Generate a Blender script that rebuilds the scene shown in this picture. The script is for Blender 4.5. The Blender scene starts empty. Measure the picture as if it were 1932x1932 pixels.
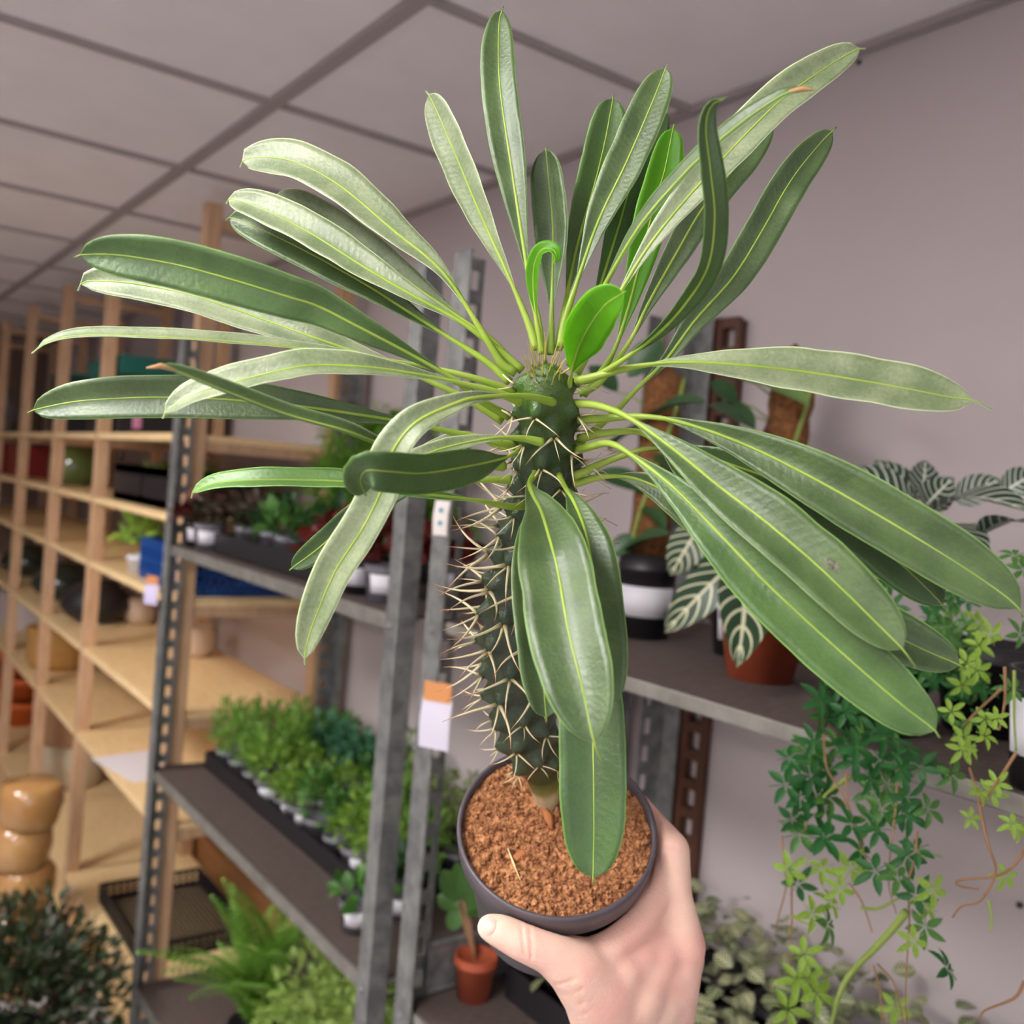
import bpy, bmesh, math, random
import numpy as np
from mathutils import Vector, Matrix, Quaternion, noise
random.seed(7)
S = bpy.context.scene
COL = S.collection
PI = math.pi

# ------------------------------------------------------------------ camera
FPX, YAW, PITCH, ROLL = 1824.0, math.radians(-53.95), math.radians(-1.35), math.radians(4.72)
CAM = Vector((0, 0, 1.75))
_cy, _sy, _cp, _sp = math.cos(YAW), math.sin(YAW), math.cos(PITCH), math.sin(PITCH)
FW = Vector((_sy*_cp, _cy*_cp, _sp))
_r = Vector((_cy, -_sy, 0)); _u = _r.cross(FW)
RT = math.cos(ROLL)*_r + math.sin(ROLL)*_u
UP = -math.sin(ROLL)*_r + math.cos(ROLL)*_u
cd = bpy.data.cameras.new('camera'); cam = bpy.data.objects.new('camera', cd); COL.objects.link(cam)
m = Matrix((RT, UP, -FW)).transposed().to_4x4(); m.translation = CAM
cam.matrix_world = m
cd.sensor_width = 36; cd.lens = FPX/1932*36
cd.clip_start = 0.02; cd.clip_end = 60
cd.dof.use_dof = True; cd.dof.focus_distance = 0.475; cd.dof.aperture_fstop = 9.0
S.camera = cam
# ------------------------------------------------------------------ world, exposure
w = bpy.data.worlds.new('world'); S.world = w; w.use_nodes = True
w.node_tree.nodes['Background'].inputs[0].default_value = (0.9, 0.92, 1, 1)
w.node_tree.nodes['Background'].inputs[1].default_value = 1.8   # fill daylight, enters by the added window
S.view_settings.view_transform = 'Standard'; S.view_settings.look = 'None'
S.view_settings.exposure = 0.0; S.view_settings.gamma = 1; S.view_settings.use_curve_mapping = False
PANEL_POWER = 46.0          # emission of the ceiling panel lamps
LAMPS = [(-0.44, -0.775), (-2.84, -0.775), (0.76, -1.975), (-1.64, -1.975)]

def ray(x, y): return FW + RT*((x-966)/FPX) - UP*((y-966)/FPX)
def at(x, y, d): return CAM + ray(x, y)*d                 # a point at forward distance d
def ony(x, y, Y): d = ray(x, y); return CAM + d*((Y-CAM.y)/d.y)
def onz(x, y, Z): d = ray(x, y); return CAM + d*((Z-CAM.z)/d.z)
def onx(x, y, X): d = ray(x, y); return CAM + d*((X-CAM.x)/d.x)
def depth(P): return (P-CAM).dot(FW)

# ------------------------------------------------------------------ materials
def lin(c): return tuple(((v/255)/12.92 if v/255 <= .04045 else ((v/255+.055)/1.055)**2.4) for v in c)
MATS = {}
def mat(name, c, rough=.6, metal=0, c2=None, scale=20, bump=0, bscale=None, spec=.5, trans=0, tcol=None, sss=0, aniso=None, coat=0, sheen=0, detail=4, contrast=(.35, .65)):
    if name in MATS: return MATS[name]
    M = bpy.data.materials.new(name); M.use_nodes = True; MATS[name] = M
    nt = M.node_tree; N = nt.nodes; L = nt.links; b = N['Principled BSDF']
    b.inputs['Base Color'].default_value = (*lin(c), 1)
    b.inputs['Roughness'].default_value = rough; b.inputs['Metallic'].default_value = metal
    b.inputs['Specular IOR Level'].default_value = spec
    if coat: b.inputs['Coat Weight'].default_value = coat; b.inputs['Coat Roughness'].default_value = .1
    if sheen: b.inputs['Sheen Weight'].default_value = sheen; b.inputs['Sheen Roughness'].default_value = .4
    if sss:
        b.inputs['Subsurface Weight'].default_value = sss; b.inputs['Subsurface Radius'].default_value = (1, .35, .2)
        b.inputs['Subsurface Scale'].default_value = .006
    tc = N.new('ShaderNodeTexCoord'); mp = N.new('ShaderNodeMapping'); L.new(tc.outputs['Object'], mp.inputs[0])
    if aniso: mp.inputs['Scale'].default_value = aniso
    if c2:
        n = N.new('ShaderNodeTexNoise'); n.inputs['Scale'].default_value = scale; n.inputs['Detail'].default_value = detail
        L.new(mp.outputs[0], n.inputs['Vector'])
        r = N.new('ShaderNodeValToRGB'); r.color_ramp.elements[0].position = contrast[0]; r.color_ramp.elements[1].position = contrast[1]
        r.color_ramp.elements[0].color = (*lin(c), 1); r.color_ramp.elements[1].color = (*lin(c2), 1)
        L.new(n.outputs['Fac'], r.inputs[0]); L.new(r.outputs[0], b.inputs['Base Color'])
    if bump:
        n = N.new('ShaderNodeTexNoise'); n.inputs['Scale'].default_value = bscale or scale; n.inputs['Detail'].default_value = 5
        L.new(mp.outputs[0], n.inputs['Vector'])
        bp = N.new('ShaderNodeBump'); bp.inputs['Strength'].default_value = bump; bp.inputs['Distance'].default_value = .01
        L.new(n.outputs['Fac'], bp.inputs['Height']); L.new(bp.outputs[0], b.inputs['Normal'])
    if trans:
        t = N.new('ShaderNodeBsdfTranslucent'); t.inputs[0].default_value = (*lin(tcol or c), 1)
        mx = N.new('ShaderNodeMixShader'); mx.inputs[0].default_value = trans
        out = N['Material Output']; L.new(b.outputs[0], mx.inputs[1]); L.new(t.outputs[0], mx.inputs[2]); L.new(mx.outputs[0], out.inputs[0])
    return M

def leaf_mat(name, dark, light, rough=.47, trans=.14, tcol=(110, 160, 40), veins=46, edge=None, sheen=.10, bump=.22):
    """blade material on the leaf's own length (u) and width (v): mottled green, side veins in relief"""
    if name in MATS: return MATS[name]
    M = mat(name, dark, rough, 0, spec=.9, sheen=sheen)
    nt = M.node_tree; N = nt.nodes; L = nt.links; b = N['Principled BSDF']
    tc = N.new('ShaderNodeTexCoord')
    n = N.new('ShaderNodeTexNoise'); n.inputs['Scale'].default_value = 55; n.inputs['Detail'].default_value = 6
    L.new(tc.outputs['Object'], n.inputs['Vector'])
    n2 = N.new('ShaderNodeTexNoise'); n2.inputs['Scale'].default_value = 620; n2.inputs['Detail'].default_value = 3
    L.new(tc.outputs['Object'], n2.inputs['Vector'])
    mixn = N.new('ShaderNodeMath'); mixn.operation = 'ADD'; L.new(n.outputs['Fac'], mixn.inputs[0])
    half = N.new('ShaderNodeMath'); half.operation = 'MULTIPLY_ADD'; half.inputs[1].default_value = .5; half.inputs[2].default_value = -.25
    L.new(n2.outputs['Fac'], half.inputs[0]); L.new(half.outputs[0], mixn.inputs[1])
    r = N.new('ShaderNodeValToRGB'); r.color_ramp.elements[0].position = .3; r.color_ramp.elements[1].position = .72
    r.color_ramp.elements[0].color = (*lin(dark), 1); r.color_ramp.elements[1].color = (*lin(light), 1)
    L.new(mixn.outputs[0], r.inputs[0])
    sx = N.new('ShaderNodeSeparateXYZ'); L.new(tc.outputs['UV'], sx.inputs[0])
    av = N.new('ShaderNodeMath'); av.operation = 'ABSOLUTE'; L.new(sx.outputs[1], av.inputs[0])
    mg = N.new('ShaderNodeMapRange'); mg.inputs[1].default_value = .93; mg.inputs[2].default_value = .985; L.new(av.outputs[0], mg.inputs[0])
    mm = N.new('ShaderNodeMix'); mm.data_type = 'RGBA'; L.new(mg.outputs[0], mm.inputs[0]); L.new(r.outputs[0], mm.inputs[6]); mm.inputs[7].default_value = (*lin(tuple(min(255, int(v*1.35+22)) for v in light)), 1)
    L.new(mm.outputs[2], b.inputs['Base Color'])       # pale leaf margin
    a1 = N.new('ShaderNodeMath'); a1.operation = 'MULTIPLY_ADD'; a1.inputs[1].default_value = -.035; L.new(av.outputs[0], a1.inputs[0]); L.new(sx.outputs[0], a1.inputs[2])
    a2 = N.new('ShaderNodeMath'); a2.operation = 'MULTIPLY'; a2.inputs[1].default_value = veins*6.283; L.new(a1.outputs[0], a2.inputs[0])
    a3 = N.new('ShaderNodeMath'); a3.operation = 'SINE'; L.new(a2.outputs[0], a3.inputs[0])
    a4 = N.new('ShaderNodeMath'); a4.operation = 'MULTIPLY_ADD'; a4.inputs[1].default_value = .08; L.new(a3.outputs[0], a4.inputs[0]); L.new(n2.outputs['Fac'], a4.inputs[2])
    bp = N.new('ShaderNodeBump'); bp.inputs['Strength'].default_value = bump; bp.inputs['Distance'].default_value = .0012
    L.new(a4.outputs[0], bp.inputs['Height']); L.new(bp.outputs[0], b.inputs['Normal'])
    t = N.new('ShaderNodeBsdfTranslucent'); t.inputs[0].default_value = (*lin(tcol), 1)
    mx = N.new('ShaderNodeMixShader'); mx.inputs[0].default_value = trans
    out = N['Material Output']; L.new(b.outputs[0], mx.inputs[1]); L.new(t.outputs[0], mx.inputs[2]); L.new(mx.outputs[0], out.inputs[0])
    return M

def veined_mat(name, green, vein, freq, slope, thick, rough=.4):
    """leaf with pale midrib and pale arched side veins, drawn on the leaf's own u (length) and v (width)"""
    if name in MATS: return MATS[name]
    M = mat(name, green, rough, 0)
    nt = M.node_tree; N = nt.nodes; L = nt.links; b = N['Principled BSDF']
    tc = N.new('ShaderNodeTexCoord'); sx = N.new('ShaderNodeSeparateXYZ'); L.new(tc.outputs['UV'], sx.inputs[0])
    def op(o, *a):
        n = N.new('ShaderNodeMath'); n.operation = o
        for i, v in enumerate(a):
            if isinstance(v, (int, float)): n.inputs[i].default_value = v
            else: L.new(v, n.inputs[i])
        return n.outputs[0]
    av = op('ABSOLUTE', sx.outputs[1])
    bend = op('MULTIPLY', op('POWER', av, 1.35), slope)
    ph = op('MULTIPLY', op('SUBTRACT', sx.outputs[0], bend), freq)
    fr = op('ABSOLUTE', op('SUBTRACT', op('FRACT', ph), .5))
    side = op('GREATER_THAN', thick, fr)
    rib = op('GREATER_THAN', .075, av)
    both = op('MAXIMUM', side, rib)
    mx = N.new('ShaderNodeMix'); mx.data_type = 'RGBA'; L.new(both, mx.inputs[0])
    mx.inputs[6].default_value = (*lin(green), 1); mx.inputs[7].default_value = (*lin(vein), 1)
    L.new(mx.outputs[2], b.inputs['Base Color'])
    return M

def emis(name, c, s):
    M = bpy.data.materials.new(name); M.use_nodes = True; MATS[name] = M
    b = M.node_tree.nodes['Principled BSDF']; b.inputs['Emission Color'].default_value = (*c, 1); b.inputs['Emission Strength'].default_value = s
    return M

# ------------------------------------------------------------------ mesh builder
class MB:
    def __init__(s): s.v = []; s.f = []; s.uv = []; s.hasuv = False
    def add(s, vs, fs, uvs=None):
        o = len(s.v); s.v += [Vector(p) for p in vs]; s.f += [tuple(i+o for i in f) for f in fs]
        if uvs: s.hasuv = True; s.uv += uvs
        else: s.uv += [(0, 0)]*len(vs)
    def box(s, c, d, R=None):
        c = Vector(c); h = [x/2 for x in d]
        vs = [Vector((sx*h[0], sy*h[1], sz*h[2])) for sx in (-1, 1) for sy in (-1, 1) for sz in (-1, 1)]
        if R: vs = [R @ p for p in vs]
        s.add([c+p for p in vs], [(0, 1, 3, 2), (4, 6, 7, 5), (0, 4, 5, 1), (2, 3, 7, 6), (0, 2, 6, 4), (1, 5, 7, 3)])
        return s
    def bb(s, a, b):
        return s.box([(x+y)/2 for x, y in zip(a, b)], [abs(x-y) for x, y in zip(a, b)])
    def tube(s, pts, rad, n=8, cap=True):
        pts = [Vector(p) for p in pts]; k = len(pts)
        if not hasattr(rad, '__len__'): rad = [rad]*k
        vs = []; ref = None
        for i, p in enumerate(pts):
            t = (pts[min(i+1, k-1)]-pts[max(i-1, 0)]).normalized()
            if ref is None: ref = t.orthogonal().normalized()
            ref = (ref-t*ref.dot(t)).normalized(); bn = t.cross(ref)
            for j in range(n):
                a = 2*PI*j/n; vs.append(p+(ref*math.cos(a)+bn*math.sin(a))*rad[i])
        fs = [(i*n+j, i*n+(j+1) % n, (i+1)*n+(j+1) % n, (i+1)*n+j) for i in range(k-1) for j in range(n)]
        if cap: fs += [tuple(reversed(range(n))), tuple((k-1)*n+j for j in range(n))]
        s.add(vs, fs); return s
    def lathe(s, prof, n=32, c=(0, 0, 0), M=None, wob=0):
        c = Vector(c); vs = []
        for r, z in prof:
            for j in range(n):
                a = 2*PI*j/n; rr = r*(1+wob*math.sin(3*a+z*40))
                p = Vector((rr*math.cos(a), rr*math.sin(a), z))
                if M: p = M @ p
                vs.append(c+p)
        k = len(prof)
        fs = [(i*n+j, i*n+(j+1) % n, (i+1)*n+(j+1) % n, (i+1)*n+j) for i in range(k-1) for j in range(n)]
        fs += [tuple(reversed(range(n))), tuple((k-1)*n+j for j in range(n))]
        s.add(vs, fs); return s
    def build(s, name, mt, parent=None, org=None, smooth=True, kind=None, label=None, bevel=0):
        me = bpy.data.meshes.new(name)
        o0 = Vector(org) if org is not None else Vector((0, 0, 0))
        me.from_pydata([p-o0 for p in s.v], [], s.f); me.update()
        if s.hasuv:
            uvl = me.uv_layers.new(name='UVMap')
            vi = np.empty(len(me.loops), dtype=np.int32); me.loops.foreach_get('vertex_index', vi)
            uvl.data.foreach_set('uv', np.array(s.uv, dtype=np.float32)[vi].ravel())
        if mt: me.materials.append(mt if not isinstance(mt, str) else MATS[mt])
        if smooth: me.polygons.foreach_set('use_smooth', [True]*len(me.polygons))
        o = bpy.data.objects.new(name, me); COL.objects.link(o)
        if parent: o.parent = parent
        if kind: o['kind'] = kind
        if label: o['label'] = label
        if bevel:
            b = o.modifiers.new('bevel', 'BEVEL'); b.width = bevel; b.segments = 2; b.limit_method = 'ANGLE'
        return o
def tag(o, label, cat, group=None, kind=None):
    if label: o['label'] = label
    if cat: o['category'] = cat
    if group: o['group'] = group
    if kind: o['kind'] = kind
    return o
def thing(name, label, cat, loc=(0, 0, 0), rotz=0, group=None):
    o = bpy.data.objects.new(name, None); COL.objects.link(o); o.empty_display_size = .05
    o.location = loc; o.rotation_euler = (0, 0, rotz)
    return tag(o, label, cat, group)
def struct(o): o['kind'] = 'structure'; return o
def link(me, name, parent, M=None, mt=None):
    o = bpy.data.objects.new(name, me); COL.objects.link(o); o.parent = parent
    if M is not None: o.matrix_local = M
    return o
def dup(root, loc, rotz=0, scale=1, label=None, group=None):
    r = root.copy(); COL.objects.link(r); r.location = loc; r.rotation_euler = (0, 0, rotz); r.scale = (scale,)*3
    if label: r['label'] = label
    if group: r['group'] = group
    for ch in list(root.children):
        c = ch.copy(); COL.objects.link(c); c.parent = r
        for g in list(ch.children):
            d = g.copy(); COL.objects.link(d); d.parent = c
    return r
def catmull(P, n):
    P = [Vector(p) for p in P]
    Q = [P[0]*2-P[1]]+P+[P[-1]*2-P[-2]]
    dense = []
    for i in range(1, len(Q)-2):
        for k in range(24):
            t = k/24; a, b, c, d = Q[i-1:i+3]
            dense.append(.5*((2*b)+(c-a)*t+(2*a-5*b+4*c-d)*t*t+(3*b-a-3*c+d)*t**3))
    dense.append(P[-1].copy())
    L = [0]
    for i in range(1, len(dense)): L.append(L[-1]+(dense[i]-dense[i-1]).length)
    out = []; j = 0
    for k in range(n):
        t = L[-1]*k/(n-1)
        while j < len(L)-2 and L[j+1] < t: j += 1
        q = (t-L[j])/max(1e-9, L[j+1]-L[j]); out.append(dense[j].lerp(dense[j+1], min(1, max(0, q))))
    return out, L[-1]

# ------------------------------------------------------------------ the room
CEIL = 2.495; WALLY = 1.33; X0, X1, Y0 = -7.6, 2.26, -3.475
wallm = mat('wall_paint', (192, 181, 181), .75, c2=(187, 176, 176), scale=3, bump=.03, bscale=60)
ceilm = mat('ceiling_tile', (238, 230, 230), .7, c2=(233, 225, 225), scale=6, bump=.05, bscale=120)
barm = mat('ceiling_bar', (160, 150, 148), .5)
floorm = mat('floor_concrete', (178, 175, 176), .5, c2=(164, 161, 162), scale=4, bump=.05)
struct(MB().bb((X0-.1, Y0-.1, -.1), (X1+.1, WALLY+.1, 0)).build('floor', floorm, smooth=False))
struct(MB().bb((X0-.1, WALLY, 0), (X1+.1, WALLY+.1, CEIL+.1)).build('wall_back', wallm, smooth=False))
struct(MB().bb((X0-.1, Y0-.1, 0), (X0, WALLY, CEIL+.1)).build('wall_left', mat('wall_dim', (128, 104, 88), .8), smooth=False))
WN = (-3.0, .9, .75, 2.35)      # unseen window added behind the camera for fill light: y0, y1, z0, z1
wr = MB(); wr.bb((X1, Y0-.1, 0), (X1+.1, WN[0], CEIL+.1)); wr.bb((X1, WN[1], 0), (X1+.1, WALLY, CEIL+.1)); wr.bb((X1, WN[0], 0), (X1+.1, WN[1], WN[2])); wr.bb((X1, WN[0], WN[3]), (X1+.1, WN[1], CEIL+.1))
struct(wr.build('wall_right', wallm, smooth=False))
win = MB()
for y in (WN[0]+.03, (WN[0]*2+WN[1])/3, (WN[0]+WN[1]*2)/3, WN[1]-.03): win.bb((X1+.02, y-.03, WN[2]), (X1+.08, y+.03, WN[3]))
for z in (WN[2]+.03, WN[3]-.03): win.bb((X1+.02, WN[0], z-.03), (X1+.08, WN[1], z+.03))
struct(win.build('fill_window_1', mat('fill_window_frame', (230, 230, 228), .4), smooth=False))  # frame round the added, unseen window
_al = bpy.data.lights.new('fill_window_portal', 'AREA'); _al.shape = 'RECTANGLE'; _al.size = WN[1]-WN[0]; _al.size_y = WN[3]-WN[2]; _al.cycles.is_portal = True  # guides the fill daylight through the added opening
_ao = bpy.data.objects.new('fill_window_portal', _al); COL.objects.link(_ao); _ao.location = (X1+.09, (WN[0]+WN[1])/2, (WN[2]+WN[3])/2); _ao.rotation_euler = (0, PI/2, 0)
_al.size, _al.size_y = WN[3]-WN[2], WN[1]-WN[0]
struct(MB().bb((X0, Y0-.1, 0), (X1, Y0, CEIL+.1)).build('wall_front', wallm, smooth=False))
ceiling = struct(MB().bb((X0, Y0, CEIL+.03), (X1, WALLY, CEIL+.1)).build('ceiling', ceilm, smooth=False))
XL = [-1.34+.6*k for k in range(-10, 7)]; YL = [.725-.6*k for k in range(0, 8)]
lampcells = {(round(x, 2), round(y, 2)) for x, y in LAMPS}
tile = None
for x in [X0+.1]+XL:
    for y in YL+[1.325]:
        xa, xb = x, x+.6; ya, yb = y-.6, y
        if xa < X0 or xb > X1+.01 or ya < Y0-.01: continue
        cx, cy = (xa+xb)/2, (ya+yb)/2
        if any(abs(cx-a) < .2 and abs(cy-b) < .2 for a, b in LAMPS): continue
        if tile is None: tile = MB().box((0, 0, 0), (.588, .588, .02)).build('tile', ceilm, ceiling, smooth=False, bevel=.003); tile.location = (cx, cy, CEIL+.016)
        else:
            t = tile.copy(); COL.objects.link(t); t.location = (cx, cy, CEIL+.016)
for y in YL+[1.318]:
    wd = .027 if y < 1.3 else .02
    b = MB().bb((X0, y-wd/2, CEIL-.006), (X1, y+wd/2, CEIL+.03)).build('ceiling_bar', barm, ceiling, smooth=False)
for x in XL:
    b = MB().bb((x-.008, Y0, CEIL-.004), (x+.008, WALLY, CEIL+.028)).build('ceiling_bar', barm, ceiling, smooth=False)
diff = emis('lamp_diffuser', (1, .965, .945), PANEL_POWER)
for i, (x, y) in enumerate(LAMPS):
    where = ['above the potted plant', 'before the metal rack', 'behind the photographer', 'in the second row before the metal rack'][i]
    t = thing('ceiling_panel_lamp', 'square white ceiling panel lamp '+where, 'lamp', (x, y, CEIL))
    MB().box((0, 0, -.004), (.57, .57, .008)).build('diffuser', diff, t, smooth=False)
    f = MB()
    for sx in (-1, 1): f.box((sx*.292, 0, -.005), (.018, .6, .018)); f.box((0, sx*.292, -.005), (.6, .018, .018))
    f.build('lamp_frame', mat('lamp_frame', (225, 225, 225), .4), t, smooth=False)
for px, py in ((1622, 118), (1925, 1707)):
    p = ony(px, py, WALLY)
    tag(MB().lathe([(.001, 0), (.004, 0), (.0045, -.003), (.002, -.006)], 10, p, Matrix.Rotation(-PI/2, 4, 'X')).build('wall_plug', mat('plug', (50, 44, 44), .6)),
        'small dark plug in the wall '+('under the ceiling edge' if py < 500 else 'beside the hanging vine'), 'plug')
# ------------------------------------------------------------------ wooden shelving along the back wall
woodm = mat('pine', (248, 218, 166), .5, c2=(236, 202, 148), scale=14, aniso=(1, 6, 6), bump=.05, detail=6)
woodp = mat('pine_post', (208, 170, 134), .6, c2=(192, 152, 116), scale=12, aniso=(6, 6, 1), bump=.05, detail=6)
WY0, WY1 = .83, 1.285
WX = [-2.67, -3.72, -4.5, -5.33, -6.15, -7.0]
WZ = [.055, .225, .745, 1.055, 1.37, 1.60, 1.83]
ws = thing('wooden_shelving', 'tall open pine shelving unit along the back wall left of the metal rack', 'shelving', (-4.8, 1.06, 0))
ORG = Vector((-4.8, 1.06, 0)); PW = .044
for x in WX:
    for y, nm in ((WY0+PW/2, 'post'), (WY1-PW/2, 'post')):
        MB().bb((x-PW/2, y-PW/2, 0), (x+PW/2, y+PW/2, 2.46)).build(nm, woodp, ws, ORG, smooth=False, bevel=.002)
    for z in WZ[2:]+[2.44]:
        MB().bb((x-.011, WY0+PW, z-.046), (x+.011, WY1-PW, z-.018)).build('side_rail', woodp, ws, ORG, smooth=False)
for a, b in zip(WX[:-1], WX[1:]):
    for z in WZ:
        MB().bb((b+PW/2-(.03 if z < 2 else 0), WY0+.006, z-.018), (a-PW/2+.03, WY1-.006, z)).build('shelf_board', woodm, ws, ORG, smooth=False, bevel=.0015)
        MB().bb((b+PW/2, WY0-.001, z-.022), (a-PW/2, WY0+.006, z)).build('front_strip', woodm, ws, ORG, smooth=False)
pb = MB().bb((-4.4, 1.305, .06), (-2.2, 1.325, .31)).build('plywood_board', mat('plywood', (172, 124, 78), .6, c2=(158, 110, 66), scale=9, aniso=(1, 5, 5)), smooth=False)
tag(pb, 'long low plywood board standing against the wall behind the lower shelves', 'board')

# ------------------------------------------------------------------ galvanised racks
galv = mat('galvanised', (146, 146, 143), .5, .5, c2=(112, 113, 113), scale=40, bump=.04, bscale=90, detail=6)
galvd = mat('galvanised_dull', (150, 147, 140), .5, .5, c2=(128, 124, 116), scale=30, detail=5)
matm = mat('shelf_mat', (94, 80, 74), .8, c2=(76, 64, 60), scale=60, bump=.15, bscale=180, aniso=(4, 1, 1))
def perf(mb, o, u, h, wd=.053, th=.003, solid=False):
    """a flange of slotted angle: strips beside the slots and the bridges between them"""
    nrm = u.cross(Vector((0, 0, 1)))
    R = Matrix((u, nrm, Vector((0, 0, 1)))).transposed()
    if solid: mb.box(o+u*(wd/2)+Vector((0, 0, h/2)), (wd, th, h), R); return
    a = .029; sw = .014
    mb.box(o+u*(a/2)+Vector((0, 0, h/2)), (a, th, h), R)
    mb.box(o+u*((a+sw+wd)/2)+Vector((0, 0, h/2)), (wd-a-sw, th, h), R)
    z = 0; pitch, sl = .052, .029
    while z < h:
        t = min(h, z+pitch-sl); mb.box(o+u*(a+sw/2)+Vector((0, 0, (z+t)/2)), (sw, th, t-z), R); z += pitch
def angle_post(x, y, sx, sy, h):
    mb = MB(); o = Vector((x, y, 0)); perf(mb, o, Vector((sx, 0, 0)), h, wd=.045 if sx > 0 else .036, solid=True); perf(mb, o, Vector((0, sy, 0)), h, wd=.053 if sx > 0 else .034, solid=(sx < 0))
    mb.tube([o, o+Vector((0, 0, h))], .0026, 6)
    return mb
def rack(name, label, x0, x1, y0, y1, zs, h, lip=.022):
    org = Vector(((x0+x1)/2, (y0+y1)/2, 0)); t = thing(name, label, 'rack', org)
    for x, sx in ((x0, 1), (x1, -1)):
        for y, sy in ((y0, 1), (y1, -1)):
            angle_post(x, y, sx, sy, h).build('post', galv, t, org, smooth=False)
    for z in zs:
        m = MB(); m.bb((x0+.004, y0+.004, z-.004), (x1-.004, y1-.004, z))
        for y in (y0+.005, y1-.005): m.bb((x0+.048, y-.0015, z-lip), (x1-.048, y+.0015, z+.004)); m.bb((x0+.048, y-.0015, z-lip), (x1-.048, y+.012*(1 if y < 1 else -1), z-lip+.0025))
        for x in (x0+.006, x1-.006): m.bb((x-.0015, y0+.056, z-lip), (x+.0015, y1-.056, z+.004))
        sh = m.build('shelf', galvd, t, org, smooth=False, bevel=.001)
        MB().bb((x0+.012, y0+.012, z+.0002), (x1-.012, y1-.012, z+.004)).build('shelf_mat', matm, sh, org, smooth=False)
        for x, sx in ((x0, 1), (x1, -1)):
            for dz in (-.012,):
                b = MB(); b.lathe([(.001, -.002), (.006, -.002), (.0065, .002), (.003, .004)], 8, (x+sx*.019, y0-.002, z+dz), Matrix.Rotation(PI/2, 4, 'X')); b.build('bolt', galv, sh, org)
    return t
RY0, RY1 = .775, 1.30
rack('metal_rack', 'galvanised slotted metal rack filled with small green plants, between wooden shelving and second rack', -2.62, -1.352, RY0, RY1, (.33, .925, 1.525), 2.1)
rack('metal_rack', 'galvanised slotted metal rack by the grey wall, carrying hanging vine', -1.262, -.02, RY0, RY1, (.33, .945, 1.54), 2.1, .013)
# shelf upstand of the right rack's lower shelf
# paper tags on the posts
def paper(px, py0, py1, wpx, X, Y, label, c, tape=None):
    a = ony(px, py0, Y); b = ony(px, py1, Y); wd = wpx*depth(a)/FPX*1.15; h = a.z-b.z
    t = thing('paper_label', label, 'label', ((a.x+b.x)/2+.012, Y-.018, b.z), .55)
    mb = MB(); n = 6
    vs = []; fs = []
    for i in range(n+1):
        z = h*i/n; y = -.004*math.sin(PI*i/n)-.002*(1-i/n)
        vs += [(-wd/2, y, z), (wd/2, y-.001, z), (wd/2, y+.0006, z), (-wd/2, y+.0016, z)]
    for i in range(n):
        for j in range(4): fs.append((i*4+j, i*4+(j+1) % 4, i*4+4+(j+1) % 4, i*4+4+j))
    fs += [(3, 2, 1, 0), (n*4, n*4+1, n*4+2, n*4+3)]
    mb.add(vs, fs); mb.build('paper', mat('paper_'+str(c), c, .7), t, smooth=False)
    if tape:
        th = tape*depth(a)/FPX
        MB().box((0, -.002, h+th/2-.004), (wd*.9, .002, th)).build('tape', mat('brown_tape', (206, 140, 86), .35), t, smooth=False)
    return t
paper(834, 1312, 1408, 54, 0, RY0-.006, 'white paper label fixed with brown tape on post left of the plant pot', (206, 200, 214), 36)
paper(297, 1098, 1140, 27, 0, RY0-.006, 'small lilac paper label with brown tape on far left metal post', (200, 190, 220), 16)
q = paper(845, 945, 1010, 26, 0, RY0-.006, 'narrow white sticker with two blue marks on the rack post', (222, 214, 208))
for dz in (.018, .037): MB().box((.001, -.0065, dz), (.006, .001, .006), Matrix.Rotation(.6, 3, 'Y')).build('blue_mark', mat('blue_mark', (20, 140, 165), .5), q, smooth=False)
# ------------------------------------------------------------------ the held plant: pot
Pc = at(1051, 1558, .60)
LEAN = math.radians(38)
AX = (UP*math.cos(LEAN)-FW*math.sin(LEAN)+RT*.03).normalized()
PXd = (RT-AX*RT.dot(AX)).normalized(); PYd = AX.cross(PXd)          # pot frame: x right, y away/up, z axis
PM = Matrix((PXd, PYd, AX)).transposed().to_4x4()
RR, PH, RB = .0622, .098, .046
root = Pc-AX*PH
plant = thing('potted_plant', 'tall spiny-stemmed plant with long strap leaves in a dark pot held in a hand', 'plant', root)
potm = mat('pot_plastic', (84, 76, 82), .40, c2=(76, 69, 74), scale=30)
def polar(az, h, r): return Pc+PXd*(r*math.cos(az))+PYd*(r*math.sin(az))-AX*h
prof = [(.001, -PH), (RB, -PH), (RB+.002, -PH+.003), (RB+(RR-.003-RB)*.8, -.021), (RR-.0035, -.020), (RR-.001, -.018), (RR, -.003), (RR-.0003, 0), (RR-.0016, .0006), (RR-.0028, 0), (RR-.004, -.018), (RR-.006, -.03), (.001, -.03)]
MB().lathe(prof, 72, Pc, PM).build('pot', potm, plant, root)
soilm = mat('coir_soil', (212, 150, 100), .9, c2=(124, 72, 38), scale=240, bump=.6, bscale=420, detail=8)
sm = MB(); nr, na = 26, 96; vs = []; fs = []
def soil_h(x, y):
    return -.0065+.0016*noise.noise(Vector((x*90, y*90, 1)))+.0016*noise.noise(Vector((x*320, y*320, 4)))+.0030*math.exp(-((x+.035)**2+(y-.02)**2)/.0006)-.0015*math.exp(-((x-.02)**2+(y+.02)**2)/.0008)
for i in range(nr+1):
    for j in range(na):
        r = (RR-.0035)*(i/nr); a = 2*PI*j/na; x, y = r*math.cos(a), r*math.sin(a)
        vs.append(Pc+PXd*x+PYd*y+AX*soil_h(x, y))
fs = [(i*na+j, i*na+(j+1) % na, (i+1)*na+(j+1) % na, (i+1)*na+j) for i in range(nr) for j in range(na)]
sm.add(vs, fs); soil = sm.build('soil', soilm, plant, root)
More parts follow.
